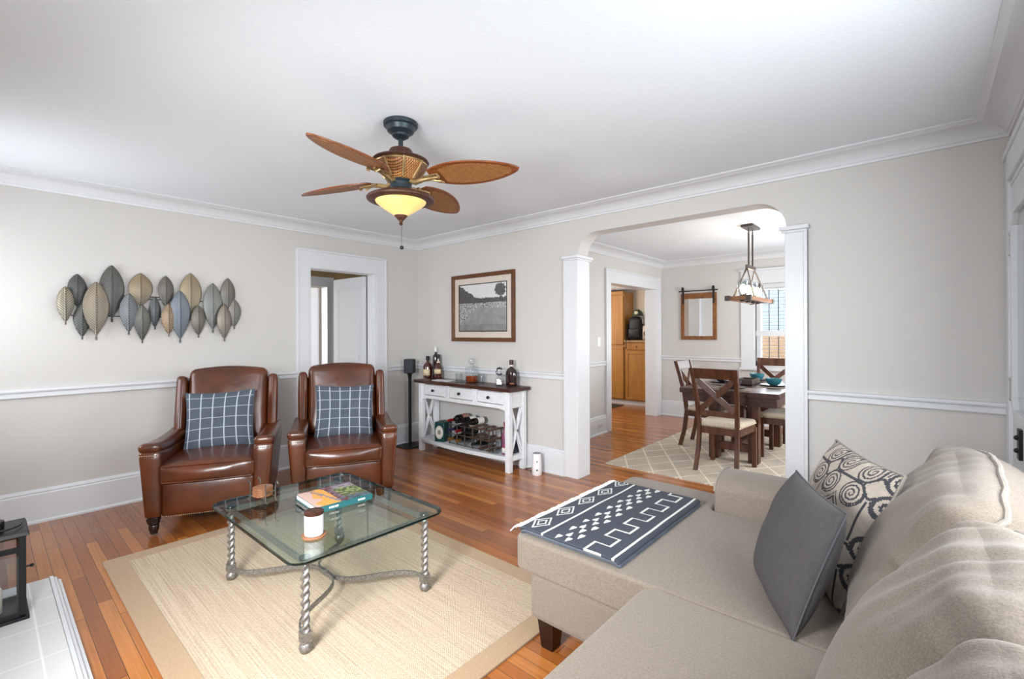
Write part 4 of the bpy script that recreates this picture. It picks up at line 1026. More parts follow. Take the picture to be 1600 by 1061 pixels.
c2 = poly_cushion(s2_poly, 0.332, ST+0.006, 0.04, 'seat_cushion')
s3_poly = rnd([(4.085, -3.60), (4.74, -3.60), (4.74, -3.058), (4.085, -3.058)], [0.05, 0.02, 0.02, 0.05])
c3 = poly_cushion(s3_poly, 0.332, ST+0.006, 0.04, 'seat_cushion')
for c, pl, zz in ((c1, ch_poly, ST), (c2, s2_poly, ST+0.006)):
    cxm = sum(p[0] for p in pl)/len(pl); cym = sum(p[1] for p in pl)/len(pl)
    b = B()
    def inset(d): 
        out = []
        m = len(pl)
        for k in range(m):
            p0, p1, p2 = Vector(pl[k-1]), Vector(pl[k]), Vector(pl[(k+1) % m])
            t_ = (p2-p0).normalized(); nrm = Vector((-t_.y, t_.x)); out.append(p1+nrm*d)
        return out
    q = inset(0.012)
    b.tube([(p.x, p.y, zz-0.012) for p in q], 0.0045, 6, closed=True)
    q = inset(0.010)
    b.tube([(p.x, p.y, 0.344) for p in q], 0.005, 6, closed=True)
    b.done('piping', M['sofa_pipe'], c)
def back_cushion(yc, hy, xf, zc, hz, hx, tilt, puff, seed, yaw=0):
    T = Matrix.Translation((xf+hx, yc, zc)) @ Matrix.Rotation(yaw, 4, 'Z') @ Matrix.Rotation(radians(tilt), 4, 'Y')
    def wrinkle(P):
        # gathers that run in from the seams plus a slump
        e = min(1, max(0, P.z/hz+0.25)); k = min(1, max(0, abs(P.y)/hy-0.25))
        f = P.z*6+noise.noise(Vector((P.y*4, P.z*4, seed+2)))*0.9
        w = 0.011*noise.noise(Vector((P.y*20+0.6*f, P.z*4, seed)))*e + 0.008*noise.noise(Vector((P.y*5, P.z*5+P.x*3, seed+5))) + 0.006*k*sin(P.z*42+P.y*16+3*noise.noise(Vector((P.y*5, P.z*5, seed))))
        P.x -= w; P.z += 0.5*w - 0.015*(P.y/hy)**2*(P.z > 0); return P
    puffs = (puff, 0.02, 0.035); R_ = 0.075; hs = (hx, hy, hz)
    b = B(); b.M = T; b.rbox(hx, hy, hz, R_, 64, puffs, fn=wrinkle); c = b.done('back_cushion', SF, sf, smooth=80)
    def surf(p):
        q = [max(-(hs[a]-R_), min(hs[a]-R_, p[a])) for a in range(3)]; d = Vector([p[a]-q[a] for a in range(3)])
        P = Vector(q)+(d.normalized()*R_ if d.length > 1e-9 else Vector()); w = [max(0, 1-(p[a]/hs[a])**2)**1.5 for a in range(3)]
        P.x += puffs[0]*(p[0]/hx)*w[1]*w[2]; P.y += puffs[1]*(p[1]/hy)*w[0]*w[2]; P.z += puffs[2]*(p[2]/hz)*w[0]*w[1]
        return wrinkle(P)
    xs_ = -0.34*hx; loop = []
    m = 24
    for k in range(m): loop.append((xs_, -hy+2*hy*k/m, hz))
    for k in range(m): loop.append((xs_, hy, hz-2*hz*k/m))
    for k in range(m): loop.append((xs_, hy-2*hy*k/m, -hz))
    for k in range(m): loop.append((xs_, -hy, -hz+2*hz*k/m))
    b = B(); b.M = T
    pts = [surf(p) for p in loop]; pts = [P+Vector((0, P.y, P.z)).normalized()*0.002+Vector((0.0025*sin(k*1.3), 0, 0.001*sin(k*2.7))) for k, P in enumerate(pts)]
    b.tube(pts, 0.0075, 8, closed=True); b.done('piping', M['sofa_pipe'], c)
    return c
back_cushion(-1.71, 0.425, 4.735, 0.69, 0.265, 0.135, 30, 0.055, 1.0)
back_cushion(-2.48, 0.265, 4.735, 0.69, 0.272, 0.135, 31, 0.05, 9.0)
back_cushion(-3.07, 0.34, 4.735, 0.69, 0.268, 0.135, 31, 0.05, 17.0)
# track arm with a rolled top at the far end
ap = [(-1.255, 0.30), (-1.258, 0.57)] + [(-1.105-0.155*cos(a), 0.575+0.07*sin(a)) for a in [radians(15*k) for k in range(1, 12)]] + [(-0.952, 0.56), (-0.972, 0.13), (-1.24, 0.13)]
b = B(); b.prism(ap, 'x', 4.03, 5.06); arm = b.done('arm', SF, sf, bevel=0.012, seg=3, smooth=50)
b = B(); b.tube([(4.034, y, z) for y, z in ap[1:-2]], 0.005, 6); b.done('piping', M['sofa_pipe'], arm)
for x, y in ((3.60, -2.03), (3.60, -1.09), (4.95, -1.09), (4.22, -3.5), (4.95, -3.5)):
    b = B(); b.hexa([(x-0.03, y-0.03, 0), (x+0.03, y-0.03, 0), (x+0.03, y+0.03, 0), (x-0.03, y+0.03, 0)], [(x-0.042, y-0.042, 0.132), (x+0.042, y-0.042, 0.132), (x+0.042, y+0.042, 0.132), (x-0.042, y+0.042, 0.132)])
    b.done('leg', M['legwood'], sf, bevel=0.003)

# ------------------------------------------------------------------ pillows on the sofa
lean = radians(20)
Xp = Vector((0.45, -0.893, 0)).normalized(); nb = Vector((0.893, 0.45, 0))
Yp = nb*sin(lean)+Vector((0, 0, 1))*cos(lean); Zp = Xp.cross(Yp)
def place_pillow(o, near_bottom, w, h, lean_deg):
    l_ = radians(lean_deg); Y = nb*sin(l_)+Vector((0, 0, 1))*cos(l_); Z = Xp.cross(Y)
    c = Vector(near_bottom) - Xp*(w/2) + Y*(h/2)
    R = Matrix((Xp, Y, Z)).transposed().to_4x4(); o.matrix_basis = Matrix.Translation(c) @ R
def flat(hexs, amp=0.12):
    c = lin(hexs)
    return lambda u, v: tuple(x*(1+amp*noise.noise(Vector((u*90, v*12, 1)))) for x in c[:3])+(1,)
gp = thing('throw_pillow', 'plain charcoal grey throw pillow leaning on the patterned pillow', 'pillow')
place_pillow(gp, (4.535, -2.13, 0.472), 0.43, 0.405, 20)
M['greycloth'] = vcol_mat('charcoal_cloth', 0.9, bump=(220, 0.25, 0.003), weave=0.5, wscale=260)
link('cover', pillow_mesh(0.425, 0.40, 0.16, 70, flat('#4f4b4b', 0.14), flat('#4a4646', 0.14), sag=0.05, wr=0.006), M['greycloth'], gp, smooth=80)
b = B(); b.tube(pillow_edge(0.425, 0.40, 0.05), 0.003, 6, closed=True); b.done('seam', mat('grey_seam', '#4f4e52', 0.9), gp)
def scroll(u, v):
    light, dark = lin('#b6aa9c'), lin('#3d3d42')
    x, y = u*2.0-0.35, v*2.0-0.2
    n = 0.06*noise.noise(Vector((u*30, v*30, 2)))
    def c(p): return tuple(q*(1+n*2) for q in p[:3])+(1,)
    px, py = (x % 1.0)-0.5, (y % 1.0)-0.5
    for sx in (-1, 1):
        for sy in (-1, 1):
            qx, qy = sx*px-0.235, sy*py-0.20; r = hypot(qx, qy); a = atan2(qy, qx)
            if r < 0.175:
                k = (r/0.062 - a/(2*pi)) % 1.0
                if k < 0.42 and r > 0.012: return c(dark)
                return c(light)
            if r < 0.20: return c(dark)
    r = hypot(px, py); a = atan2(py, px)
    R = 0.15+0.016*cos(8*a)
    if abs(r-R) < 0.020: return c(dark)
    cx, cy = abs(px)-0.5, abs(py)-0.5
    d = abs(cx)**0.8+abs(cy)**0.8
    if abs(d-0.20) < 0.03 or abs(d-0.30) < 0.014: return c(dark)
    if abs(px) < 0.016 and abs(py) > 0.2 or abs(py) < 0.016 and abs(px) > 0.2: return c(dark)
    return c(light)
M['scroll'] = vcol_mat('scroll_print_cloth', 0.9, bump=(200, 0.25, 0.003), weave=0.25, wscale=300)
pp = thing('throw_pillow', 'cream throw pillow with a charcoal scroll pattern behind the grey pillow', 'pillow')
place_pillow(pp, (4.615, -1.87, 0.474), 0.47, 0.47, 21)
link('cover', pillow_mesh(0.50, 0.48, 0.17, 150, scroll, flat('#8b857b'), sag=0.05, wr=0.006), M['scroll'], pp, smooth=80)
b = B(); b.tube(pillow_edge(0.50, 0.48, 0.05), 0.005, 6, closed=True); b.done('piping', mat('taupe_piping', '#8d867c', 0.9), pp)

# ------------------------------------------------------------------ throw blanket
tb = thing('throw_blanket', 'folded slate grey throw blanket with white geometric bands on the chaise', 'blanket', (3.475, -2.09, ST))
DK, WH = lin('#3a3f49'), lin('#cbcac6')
BW, BL = 0.49, 0.84
def blanket(u, v):
    n = noise.noise(Vector((u*70, v*110, 0)))
    d = tuple(x*(1+0.16*n) for x in DK[:3])+(1,); x, y = u, v
    if abs(x-0.255) < 0.011 or abs(x-0.945) < 0.011: return WH
    if 0.03 < x < 0.20:
        q = (y*4.6) % 1.0-0.5; m = abs(x-0.115)/0.085+abs(q)/0.42
        if 0.80 < m < 1.0 or 0.35 < m < 0.53: return WH
    if 0.37 < x < 0.57:
        q = (y*8.0) % 1.0; side = (x-0.37)/0.20
        half = 0 if side < 0.5 else 1; s = (side*2) % 1.0
        if (q < 0.45 and s < 0.42+0.0 and abs(s-0.21) < 0.34*(q/0.45)) or (q > 0.5 and s > 0.52 and abs(s-0.76) < 0.34*((q-0.5)/0.45 if half else (0.95-q)/0.45)): return WH
    if 0.665 < x < 0.85:
        q = (y*5.2) % 1.0
        lo, hi = abs(x-0.69) < 0.012, abs(x-0.825) < 0.012
        if (q < 0.5 and lo) or (q >= 0.5 and hi): return WH
        if (abs(q-0.5) < 0.028 or q < 0.028 or q > 0.972) and 0.68 < x < 0.835: return WH
    return d
M['blanket'] = vcol_mat('woven_throw_cotton', 0.95, bump=(240, 0.3, 0.003))
def bz(x, y): return 0.004*noise.noise(Vector((x*6, y*5, 3)))
def edge_drop(u, h): 
    e = min(u, 1-u)*BW; return h*(1-min(1, e/0.016))**2
def bpos(h, dx, dy, w, l):
    def pos(u, v):
        x, y = dx+w*u, dy+l*v
        return (x, y, h+bz(x, y)-min(h-0.002, edge_drop(u, 0.012)))
    return pos
lay = [(0.011, 0.0, 0.012, BW, BL-0.01, False), (0.021, 0.004, 0.004, BW-0.004, BL-0.004, False), (0.032, 0.0, 0.0, BW, BL, True)]
plain = flat('#5c646e', 0.25)
for h, dx, dy, w, l, top in lay:
    nu, nv = (130, 220) if top else (20, 40)
    sheet(nu, nv, bpos(h, dx, dy, w, l), blanket if top else plain, 'folded_layer', M['blanket'], tb, smooth=80, thick=0.009)
b = B()
for k in range(46):
    y = 0.012+BL*k/46; L_ = 0.045+0.02*random.random(); s = 0.012*(random.random()-0.5)
    b.tube([(0.012, y, 0.030), (-0.008, y+s*0.5, 0.027), (-0.012-L_*0.4, y+s, 0.018), (-0.016-L_*0.7, y+s*1.5-0.006, -0.004)], [0.0045, 0.005, 0.0038, 0.003], 5)
b.done('fringe', mat('white_fringe', '#dcdad6', 0.9), tb)

# ------------------------------------------------------------------ lantern on the hearth
ln = thing('lantern', 'black metal candle lantern standing on the white hearth', 'lantern', (1.595, -3.64, 0.05))
w_ = 0.115; lh = 0.385
b = B()
for sx in (-1, 1):
    for sy in (-1, 1): b.box(sx*w_-0.012*(sx > 0)*2+0.0, sx*w_+0.024*(sx < 0), sy*w_-0.024*(sy > 0), sy*w_+0.024*(sy < 0), 0.02, lh)
for z in (0.012, 0.31): 
    for s in (-1, 1):
        b.box(-w_+0.02, w_-0.02, s*(w_-0.002)-0.012*(s > 0), s*(w_-0.002)+0.012*(s < 0), z, z+0.024); b.box(s*(w_-0.002)-0.012*(s > 0), s*(w_-0.002)+0.012*(s < 0), -w_+0.02, w_-0.02, z, z+0.024)
b.box(-w_-0.01, w_+0.01, -w_-0.01, w_+0.01, 0, 0.014)
b.done('frame', M['black'], ln, bevel=0.002)
b = B(); b.hexa([(-w_-0.012, -w_-0.012, lh), (w_+0.012, -w_-0.012, lh), (w_+0.012, w_+0.012, lh), (-w_-0.012, w_+0.012, lh)], [(-w_-0.005, -w_-0.005, lh+0.018), (w_+0.005, -w_-0.005, lh+0.018), (w_+0.005, w_+0.005, lh+0.018), (-w_-0.005, w_+0.005, lh+0.018)])
b.lathe([(0.05, lh+0.018), (0.05, lh+0.055), (0.046, lh+0.058)], n=24)
b.done('roof', M['black'], ln, bevel=0.002)
b = B(); b.tube([(0.075*cos(a), 0.045+0.06*sin(a), lh+0.03) for a in [radians(-90+18*k) for k in range(11)]], 0.004, 6); b.done('handle', M['black'], ln)
b = B()
for s in (-1, 1): b.box(-w_+0.02, w_-0.02, s*(w_-0.008)-0.001, s*(w_-0.008)+0.001, 0.03, lh); b.box(s*(w_-0.008)-0.001, s*(w_-0.008)+0.001, -w_+0.02, w_-0.02, 0.03, lh)
b.done('glass_pane', M['glass'], ln, smooth=0)
b = B(); b.tube([(-0.03, w_, 0.19), (-0.03, w_+0.02, 0.19)], 0.004); b.ball((-0.03, w_+0.025, 0.19), 0.008); b.done('latch_knob', M['black'], ln)
b = B(); b.lathe([(0.048, 0), (0.052, 0.004), (0.052, 0.105), (0.049, 0.112), (0.03, 0.106), (0.001, 0.104)], n=32); b.tube([(0, 0, 0.10), (0, 0, 0.118)], 0.0015)
o = b.done('pillar_candle', M['cream'], smooth=50); o.location = (1.595, -3.65, 0.0645); tag(o, 'cream pillar candle inside the black lantern', 'candle')
# ------------------------------------------------------------------ dining room
DWD = M['dinwood']
def dining_chair(label, loc, rz):
    """local: faces +y, backrest on -y"""
    t = thing('dining_chair', label, 'chair', loc, rz, 'dining chairs')
    for s in (-1, 1):
        b = B(); P = [(s*0.190, -0.285, 0.0), (s*0.180, -0.235, 0.20), (s*0.176, -0.21, 0.42), (s*0.184, -0.235, 0.62), (s*0.196, -0.285, 0.84), (s*0.203, -0.33, 1.0)]
        secs = []
        for x, y, z in P: secs.append([b._v((x+i*0.018, y+j*0.022, z)) for i, j in ((-1, -1), (1, -1), (1, 1), (-1, 1))])
        for A, C in zip(secs, secs[1:]):
            for k in range(4): b._f([A[k], A[(k+1) % 4], C[(k+1) % 4], C[k]])
        b._f(secs[0][::-1]); b._f(secs[-1]); b.done('rear_post', DWD, t, bevel=0.004, smooth=30)
        b = B(); b.box(s*0.205-0.02, s*0.205+0.02, 0.18, 0.22, 0, 0.40); b.done('leg', DWD, t, bevel=0.003)
    def yb(z): return -0.21-0.12*((z-0.42)/0.58)**1.3
    b = B(); b.hexa([(-0.19, yb(0.90)-0.015, 0.90), (0.19, yb(0.90)-0.015, 0.90), (0.19, yb(0.90)+0.012, 0.90), (-0.19, yb(0.90)+0.012, 0.90)], [(-0.20, -0.348, 1.0), (0.20, -0.348, 1.0), (0.20, -0.318, 1.0), (-0.20, -0.318, 1.0)]); b.done('top_rail', DWD, t, bevel=0.004)
    b = B(); b.beam((-0.17, yb(0.56), 0.56), (0.17, yb(0.56), 0.56), 0.022, 0.05); b.done('lower_rail', DWD, t, bevel=0.003)
    for s in (-1, 1):
        b = B(); b.beam((s*0.18, yb(0.895), 0.895), (-s*0.165, yb(0.585)+0.004*s, 0.585), 0.018, 0.055); b.done('cross_slat', DWD, t, bevel=0.003)
    b = B(); b.box(-0.175, 0.175, -0.22, -0.195, 0.36, 0.425); b.box(-0.20, 0.20, 0.19, 0.21, 0.36, 0.425)
    for s in (-1, 1): b.hexa([(s*0.178, -0.2, 0.36), (s*0.198, -0.2, 0.36), (s*0.217, 0.2, 0.36), (s*0.193, 0.2, 0.36)], [(s*0.178, -0.2, 0.425), (s*0.198, -0.2, 0.425), (s*0.217, 0.2, 0.425), (s*0.193, 0.2, 0.425)])
    b.done('seat_frame', DWD, t, bevel=0.002)
    b = B(); b.rbox(0.215, 0.218, 0.03, 0.028, 14, (0, 0, 0.016), (0, 0.01, 0.448), fn=lambda P: Vector((P.x*(0.90+0.12*(P.y+0.22)/0.44), P.y, P.z))); st = b.done('seat', M['seat'], t, smooth=60)
    b = B()
    for k in range(15): b.ball((-0.195+0.39*k/14, -0.207, 0.438), 0.006, 4)
    for s in (-1, 1):
        for k in range(14): b.ball((s*(0.198+0.018*k/13), -0.19+0.40*k/13, 0.438), 0.006, 4)
    b.done('nailhead_trim', M['brass'], st)
    return t
c0 = dining_chair('dark wood X back dining chair at the near end of the table', (3.325, 1.245, 0.008), radians(-2))
dup(c0, 'dark wood X back dining chair on the left side of the table', (2.90, 2.06, 0.008), radians(-90))
dup(c0, 'dark wood X back dining chair at the far end of the table by the window', (3.34, 2.93, 0.008), radians(180))
dup(c0, 'dark wood dining chair tucked in on the right side of the table by the pillar', (3.69, 2.12, 0.008), radians(90))
tb2 = thing('dining_table', 'dark wood dining table with double square legs under the linear pendant', 'dining table', (3.30, 2.07, 0.008))
b = B(); b.box(-0.48, 0.48, -0.735, 0.735, 0.70, 0.752); b.done('tabletop', M['dintop'], tb2, bevel=0.006)
b = B(); b.box(-0.45, 0.45, -0.69, -0.66, 0.61, 0.70); b.box(-0.45, 0.45, 0.66, 0.69, 0.61, 0.70); b.box(-0.45, -0.42, -0.66, 0.66, 0.61, 0.70); b.box(0.42, 0.45, -0.66, 0.66, 0.61, 0.70); b.done('apron', M['dintop'], tb2, bevel=0.003)
for sx in (-1, 1):
    for sy in (-1, 1):
        b = B(); b.box(sx*0.195-0.05, sx*0.195+0.05, sy*0.47-0.05, sy*0.47+0.05, 0, 0.70); b.done('leg', DWD, tb2, bevel=0.005)
b = B()
for s in (-1, 1): b.box(-0.145, 0.145, s*0.47-0.03, s*0.47+0.03, 0.10, 0.18)
b.box(-0.04, 0.04, -0.47, 0.47, 0.12, 0.17); b.done('stretcher', DWD, tb2, bevel=0.003)
DT = 0.76
TEAL = mat('teal_stoneware', '#33737f', 0.25); TEALD = mat('dark_teal_stoneware', '#33525a', 0.3); DKP = mat('charcoal_plate', '#33343a', 0.3)
MATC = mat('woven_taupe_mat', '#8b7b70', 0.9, col2='#776a61', vs=(200, 200, 10))
def setting(loc, rz, where, teal):
    b = B(); b.prism(chamf(0.20, 0.14, 0.01), 'z', 0, 0.004); o = b.done('placemat', MATC); o.location = loc; o.rotation_euler = (0, 0, rz); tag(o, 'taupe woven placemat on the dining table '+where, 'placemat', 'placemats on the dining table')
    b = B(); b.lathe([(0.07, 0), (0.09, 0.004), (0.128, 0.014), (0.13, 0.018), (0.125, 0.017), (0.088, 0.008), (0.001, 0.007)], n=36); p = b.done('dinner_plate', DKP, smooth=50); p.location = (loc[0], loc[1], loc[2]+0.004); tag(p, 'dark round plate on the dining table '+where, 'plate', 'plates on the dining table')
    b = B(); b.lathe([(0.035, 0), (0.04, 0.003), (0.062, 0.02), (0.078, 0.052), (0.082, 0.075), (0.079, 0.075), (0.074, 0.052), (0.058, 0.023), (0.001, 0.012)], n=36); w = b.done('bowl', TEAL if teal else DKP, smooth=60); w.location = (loc[0], loc[1], loc[2]+0.0125); tag(w, ('teal bowl' if teal else 'dark bowl')+' stacked on a plate '+where, 'bowl', 'bowls on the dining table')
setting((3.28, 2.58, DT), 0, 'at the far end', True)
setting((3.575, 2.06, DT), pi/2, 'on the right side', True)
setting((3.04, 2.06, DT), pi/2, 'on the left side', False)
setting((3.30, 1.56, DT), 0, 'at the near end', False)
tr = thing('wooden_tray', 'dark wooden tray box at the middle of the dining table', 'tray', (3.30, 2.10, DT))
b = B(); b.box(-0.09, 0.09, -0.16, 0.16, 0, 0.012); b.done('bottom', DWD, tr)
b = B(); 
for s in (-1, 1): b.box(s*0.09-0.012*(s > 0), s*0.09+0.012*(s < 0), -0.148, 0.148, 0.001, 0.065); b.box(-0.09, 0.09, s*0.16-0.012*(s > 0), s*0.16+0.012*(s < 0), 0, 0.065)
b.done('side', mat('grey_brown_wood', '#4f423c', 0.6), tr, bevel=0.002)

# pendant: two wood beams carrying glass cylinder lights
pd = thing('linear_pendant', 'dark metal and wood linear pendant light over the dining table', 'pendant light', (3.40, 1.86, H))
b = B(); b.box(-0.06, 0.06, -0.15, 0.15, -0.025, 0); b.done('canopy', mat('weathered_bronze', '#4c433d', 0.45, 0.5), pd, bevel=0.003)
BR = bpy.data.materials['weathered_bronze']
b = B()
for s in (-1, 1):
    b.tube([(0, s*0.075, -0.02), (0, s*0.075, -0.06)], 0.005, 8); b.tube([(0.0, s*0.075+0.012*cos(a), -0.066+0.02*sin(a)) for a in [2*pi*k/14 for k in range(14)]], 0.004, 6, closed=True)
    b.tube([(0, s*0.075, -0.08), (0, s*0.075, -0.43)], 0.009, 8)
b.done('rod', BR, pd)
b = B(); b.box(-0.014, 0.014, -0.15, 0.15, -0.47, -0.43); b.done('crossbar', BR, pd, bevel=0.002)
PZ = -0.80
for s in (-1, 1):
    for q in (-1, 1): b = B(); b.beam((s*0.0, q*0.14, -0.46), (s*0.10, q*0.27, PZ+0.02), 0.006, 0.016); b.done('strap', BR, pd)
for s in (-1, 1):
    b = B(); b.box(s*0.10-0.018, s*0.10+0.018, -0.44, 0.44, PZ-0.02, PZ+0.02); b.done('wood_beam', mat('honey_wood', '#94643c', 0.5, col2='#7a4e2c', vs=(20, 2, 20)) if 'honey_wood' not in bpy.data.materials else bpy.data.materials['honey_wood'], pd, bevel=0.003)
    b = B()
    for q in (-1, 1): b.box(s*0.10-0.024, s*0.10+0.024, q*0.45-0.03, q*0.45+0.03, PZ-0.026, PZ+0.026)
    b.done('end_cap', BR, pd, bevel=0.002)
for q in (-1, 1):
    b = B(); b.box(-0.082, 0.082, q*0.44-0.018, q*0.44+0.018, PZ-0.018, PZ+0.018); b.done('wood_beam', bpy.data.materials['honey_wood'], pd, bevel=0.003)
b = B()
for k in range(4): 
    y = -0.285+0.19*k; b.box(-0.10, 0.10, y-0.01, y+0.01, PZ-0.014, PZ-0.002)
b.done('cross_strut', BR, pd)
EM = emis('warm_bulb', '#ffe3b0', 14)
for k in range(4):
    y = -0.285+0.19*k
    b = B(); b.lathe([(0.02, PZ-0.03), (0.03, PZ-0.02), (0.03, PZ+0.012), (0.02, PZ+0.05)], (0, y, 0), 18); so = b.done('socket', BR, pd)
    b = B(); b.lathe([(0.012, PZ+0.05), (0.026, PZ+0.085), (0.03, PZ+0.11), (0.022, PZ+0.14), (0.004, PZ+0.155)], (0, y, 0), 16); b.done('bulb', EM, so, smooth=60)
    b = B(); b.lathe([(0.055, PZ+0.005), (0.056, PZ+0.01), (0.056, PZ+0.20), (0.053, PZ+0.20), (0.053, PZ+0.012)], (0, y, 0), 28, cap=False); b.done('glass_shade', M['glass'], pd, smooth=50)
    pl_ = bpy.data.lights.new('pendant_bulb', 'POINT'); pl_.energy = 1.6; pl_.color = (1, 0.85, 0.65); pl_.shadow_soft_size = 0.03
    po = bpy.data.objects.new('pendant_bulb', pl_); COL.objects.link(po); po.location = (3.40, 1.86+y, H+PZ+0.25)

# mirror
mr = thing('barn_mirror', 'wood framed mirror hung by dark straps from a rod on the far dining wall', 'mirror', (2.155, DY, 1.60))
b = B(); mw, mh_ = 0.275, 0.365; fw_ = 0.058
b.box(-mw, mw, -0.028, -0.006, -mh_, -mh_+fw_); b.box(-mw, mw, -0.028, -0.006, mh_-fw_-0.03, mh_-0.0); b.box(-mw, -mw+fw_, -0.028, -0.006, -mh_+fw_, mh_-fw_-0.03); b.box(mw-fw_, mw, -0.028, -0.006, -mh_+fw_, mh_-fw_-0.03)
b.done('wood_frame', mat('rustic_pine', '#8a5a2c', 0.5, col2='#6f431d', vs=(20, 20, 20)), mr, bevel=0.003)
b = B(); b.box(-mw+0.05, mw-0.05, -0.018, -0.006, -mh_+0.05, mh_-0.08); b.done('mirror_glass', mat('silvered_mirror', '#e6e8ea', 0.02, 1), mr, smooth=0)
b = B(); b.tube([(-0.30, -0.045, 0.40), (0.30, -0.045, 0.40)], 0.009, 10); b.done('hanging_rod', M['dkwire'], mr)
for s in (-1, 1):
    b = B(); b.box(s*0.235-0.014, s*0.235+0.014, -0.036, -0.028, 0.20, 0.45); b.prism([(s*0.235-0.02, 0.40), (s*0.235+0.02, 0.40), (s*0.235+0.012, 0.465), (s*0.235-0.012, 0.465)], 'y', -0.06, -0.03); b.tube([(s*0.235, -0.05, 0.40), (s*0.235, 0, 0.40)], 0.012, 8); b.done('strap', M['dkwire'], mr)

# window blind slats
vb = thing('window_blind', 'horizontal slat blind in the far dining window', 'blind', (3.41, DY+0.085, 0))
b = B(); b.box(-0.375, 0.375, -0.012, 0.012, 1.965, 1.99); b.done('head_rail', M['trim'], vb)
for lo_z, hi_z in ((0.95, 1.27), (1.39, 1.95)):
    z = lo_z
    while z < hi_z:
        b = B(); b.beam((-0.375, 0, z), (0.375, 0, z), 0.030, 0.006, (0, 0.1, 1)); b.done('slat', bpy.data.materials.get('grey_slat') or mat('grey_slat', '#66676b', 0.5), vb); z += 0.05
b = B()
for x in (-0.28, -0.16): b.box(x-0.006, x+0.006, -0.02, -0.014, 0.95, 1.96)
b.done('tilt_rod', bpy.data.materials.get('dark_rod') or mat('dark_rod', '#3c3d41', 0.5), vb)
# neighbouring house seen through that window
nh = thing('neighbour_house', 'pale blue neighbouring house with a warm brick base outside the dining window', 'house', (3.2, 8.5, 0))
b = B(); b.box(-4, 5, 0, 3, 1.25, 4.2); b.done('siding', mat('pale_blue_siding', '#c3d3e6', 0.8), nh, smooth=0)
b = B(); b.box(-4, 5, -0.1, 3, -0.3, 1.25); b.done('brick_base', mat('warm_brick', '#d9b28f', 0.9, col2='#c9a07a', vscale=6), nh, smooth=0)
b = B(); b.prism([(-0.6, 4.2), (3.6, 4.2), (1.5, 5.6)], 'x', -4.3, 5.3); b.done('roof', mat('grey_shingles', '#7a7b80', 0.9), nh, smooth=0)
b = B(); b.box(-3, 12, 5.6, 12, -0.4, -0.3); o = b.done('ground', mat('outdoor_paving', '#b5ada0', 0.9)); struct(o)

# switch and outlet
sw = thing('light_switch', 'white light switch plate on the dining wall left of the kitchen opening', 'light switch', (DX, 1.79, 1.23))
b = B(); b.box(0, 0.006, -0.036, 0.036, -0.06, 0.06); b.done('plate', M['white'], sw, bevel=0.002)
b = B(); b.box(0.006, 0.013, -0.006, 0.006, -0.012, 0.012); b.done('toggle', M['white'], sw)
ou = thing('wall_outlet', 'white power outlet in the dining baseboard behind the pillar', 'outlet', (DX+0.024, 1.79, 0.115))
b = B(); b.box(0, 0.005, -0.06, 0.06, -0.036, 0.036); b.done('plate', mat('outlet_plate', '#d5d6d8', 0.4), ou, bevel=0.002)
b = B(); 
for s in (-1, 1): b.box(0.004, 0.0058, s*0.022-0.012, s*0.022+0.012, -0.016, 0.016)
b.done('socket', mat('outlet_socket', '#a8a9ac', 0.4), ou)

# ------------------------------------------------------------------ kitchen
OAK = mat('honey_oak_cabinet', '#b07a36', 0.4, col2='#a06b2e', vs=(14, 14, 1.5), vscale=2)
def cab_door(b, x0, x1, z0, z1, y):
    b.box(x0, x1, y-0.02, y, z0, z1)
    for a0, a1, c0, c1 in ((x0, x1, z0, z0+0.05), (x0, x1, z1-0.05, z1), (x0, x0+0.05, z0+0.05, z1-0.05), (x1-0.05, x1, z0+0.05, z1-0.05)): b.box(a0, a1, y-0.028, y-0.02, c0, c1)
KY = 4.36
tc_ = thing('tall_cabinet', 'tall honey oak kitchen cabinet with upper and lower doors', 'cabinet', (0.28, KY, 0))
b = B(); b.box(-0.32, 0.285, 0, 0.36, 0.08, 2.11); b.done('carcass', OAK, tc_, bevel=0.003)
b = B(); b.box(-0.30, 0.27, -0.025, 0.0, 2.07, 2.13); b.done('cornice', OAK, tc_)
for z0, z1 in ((0.10, 1.085), (1.125, 2.05)):
    b = B(); cab_door(b, -0.25, 0.27, z0, z1, 0); b.done('door', OAK, tc_, bevel=0.003)
bc = thing('base_cabinet', 'honey oak base cabinet with a drawer beside the tall cabinet', 'cabinet', (1.0, KY, 0))
b = B(); b.box(-0.43, 0.50, 0, 0.37, 0.08, 1.17); b.done('carcass', OAK, bc, bevel=0.003)
b = B(); cab_door(b, -0.40, 0.02, 0.10, 1.0, 0); b.done('door', OAK, bc, bevel=0.003)
b = B(); cab_door(b, 0.05, 0.47, 0.10, 1.0, 0); b.done('door', OAK, bc, bevel=0.003)
b = B(); b.box(-0.40, 0.02, -0.02, 0, 1.03, 1.155); dr = b.done('drawer', OAK, bc, bevel=0.004)
b = B(); b.ball((-0.19, -0.035, 1.09), 0.016, 8); b.done('knob', M['iron_gold'], dr)
b = B(); b.box(0.05, 0.47, -0.02, 0, 1.03, 1.155); b.done('drawer', OAK, bc, bevel=0.004)
b = B(); b.box(-0.43, 0.52, -0.03, 0.37, 1.17, 1.205); b.done('counter', mat('tan_counter', '#a8835c', 0.4), bc, bevel=0.003)
b = B(); b.box(-0.10, 1.5, KY+0.03, KY+0.06, 0, 0.08); o = b.done('toe_kick', M['trim']); struct(o); o.name = 'baseboard_kitchen'
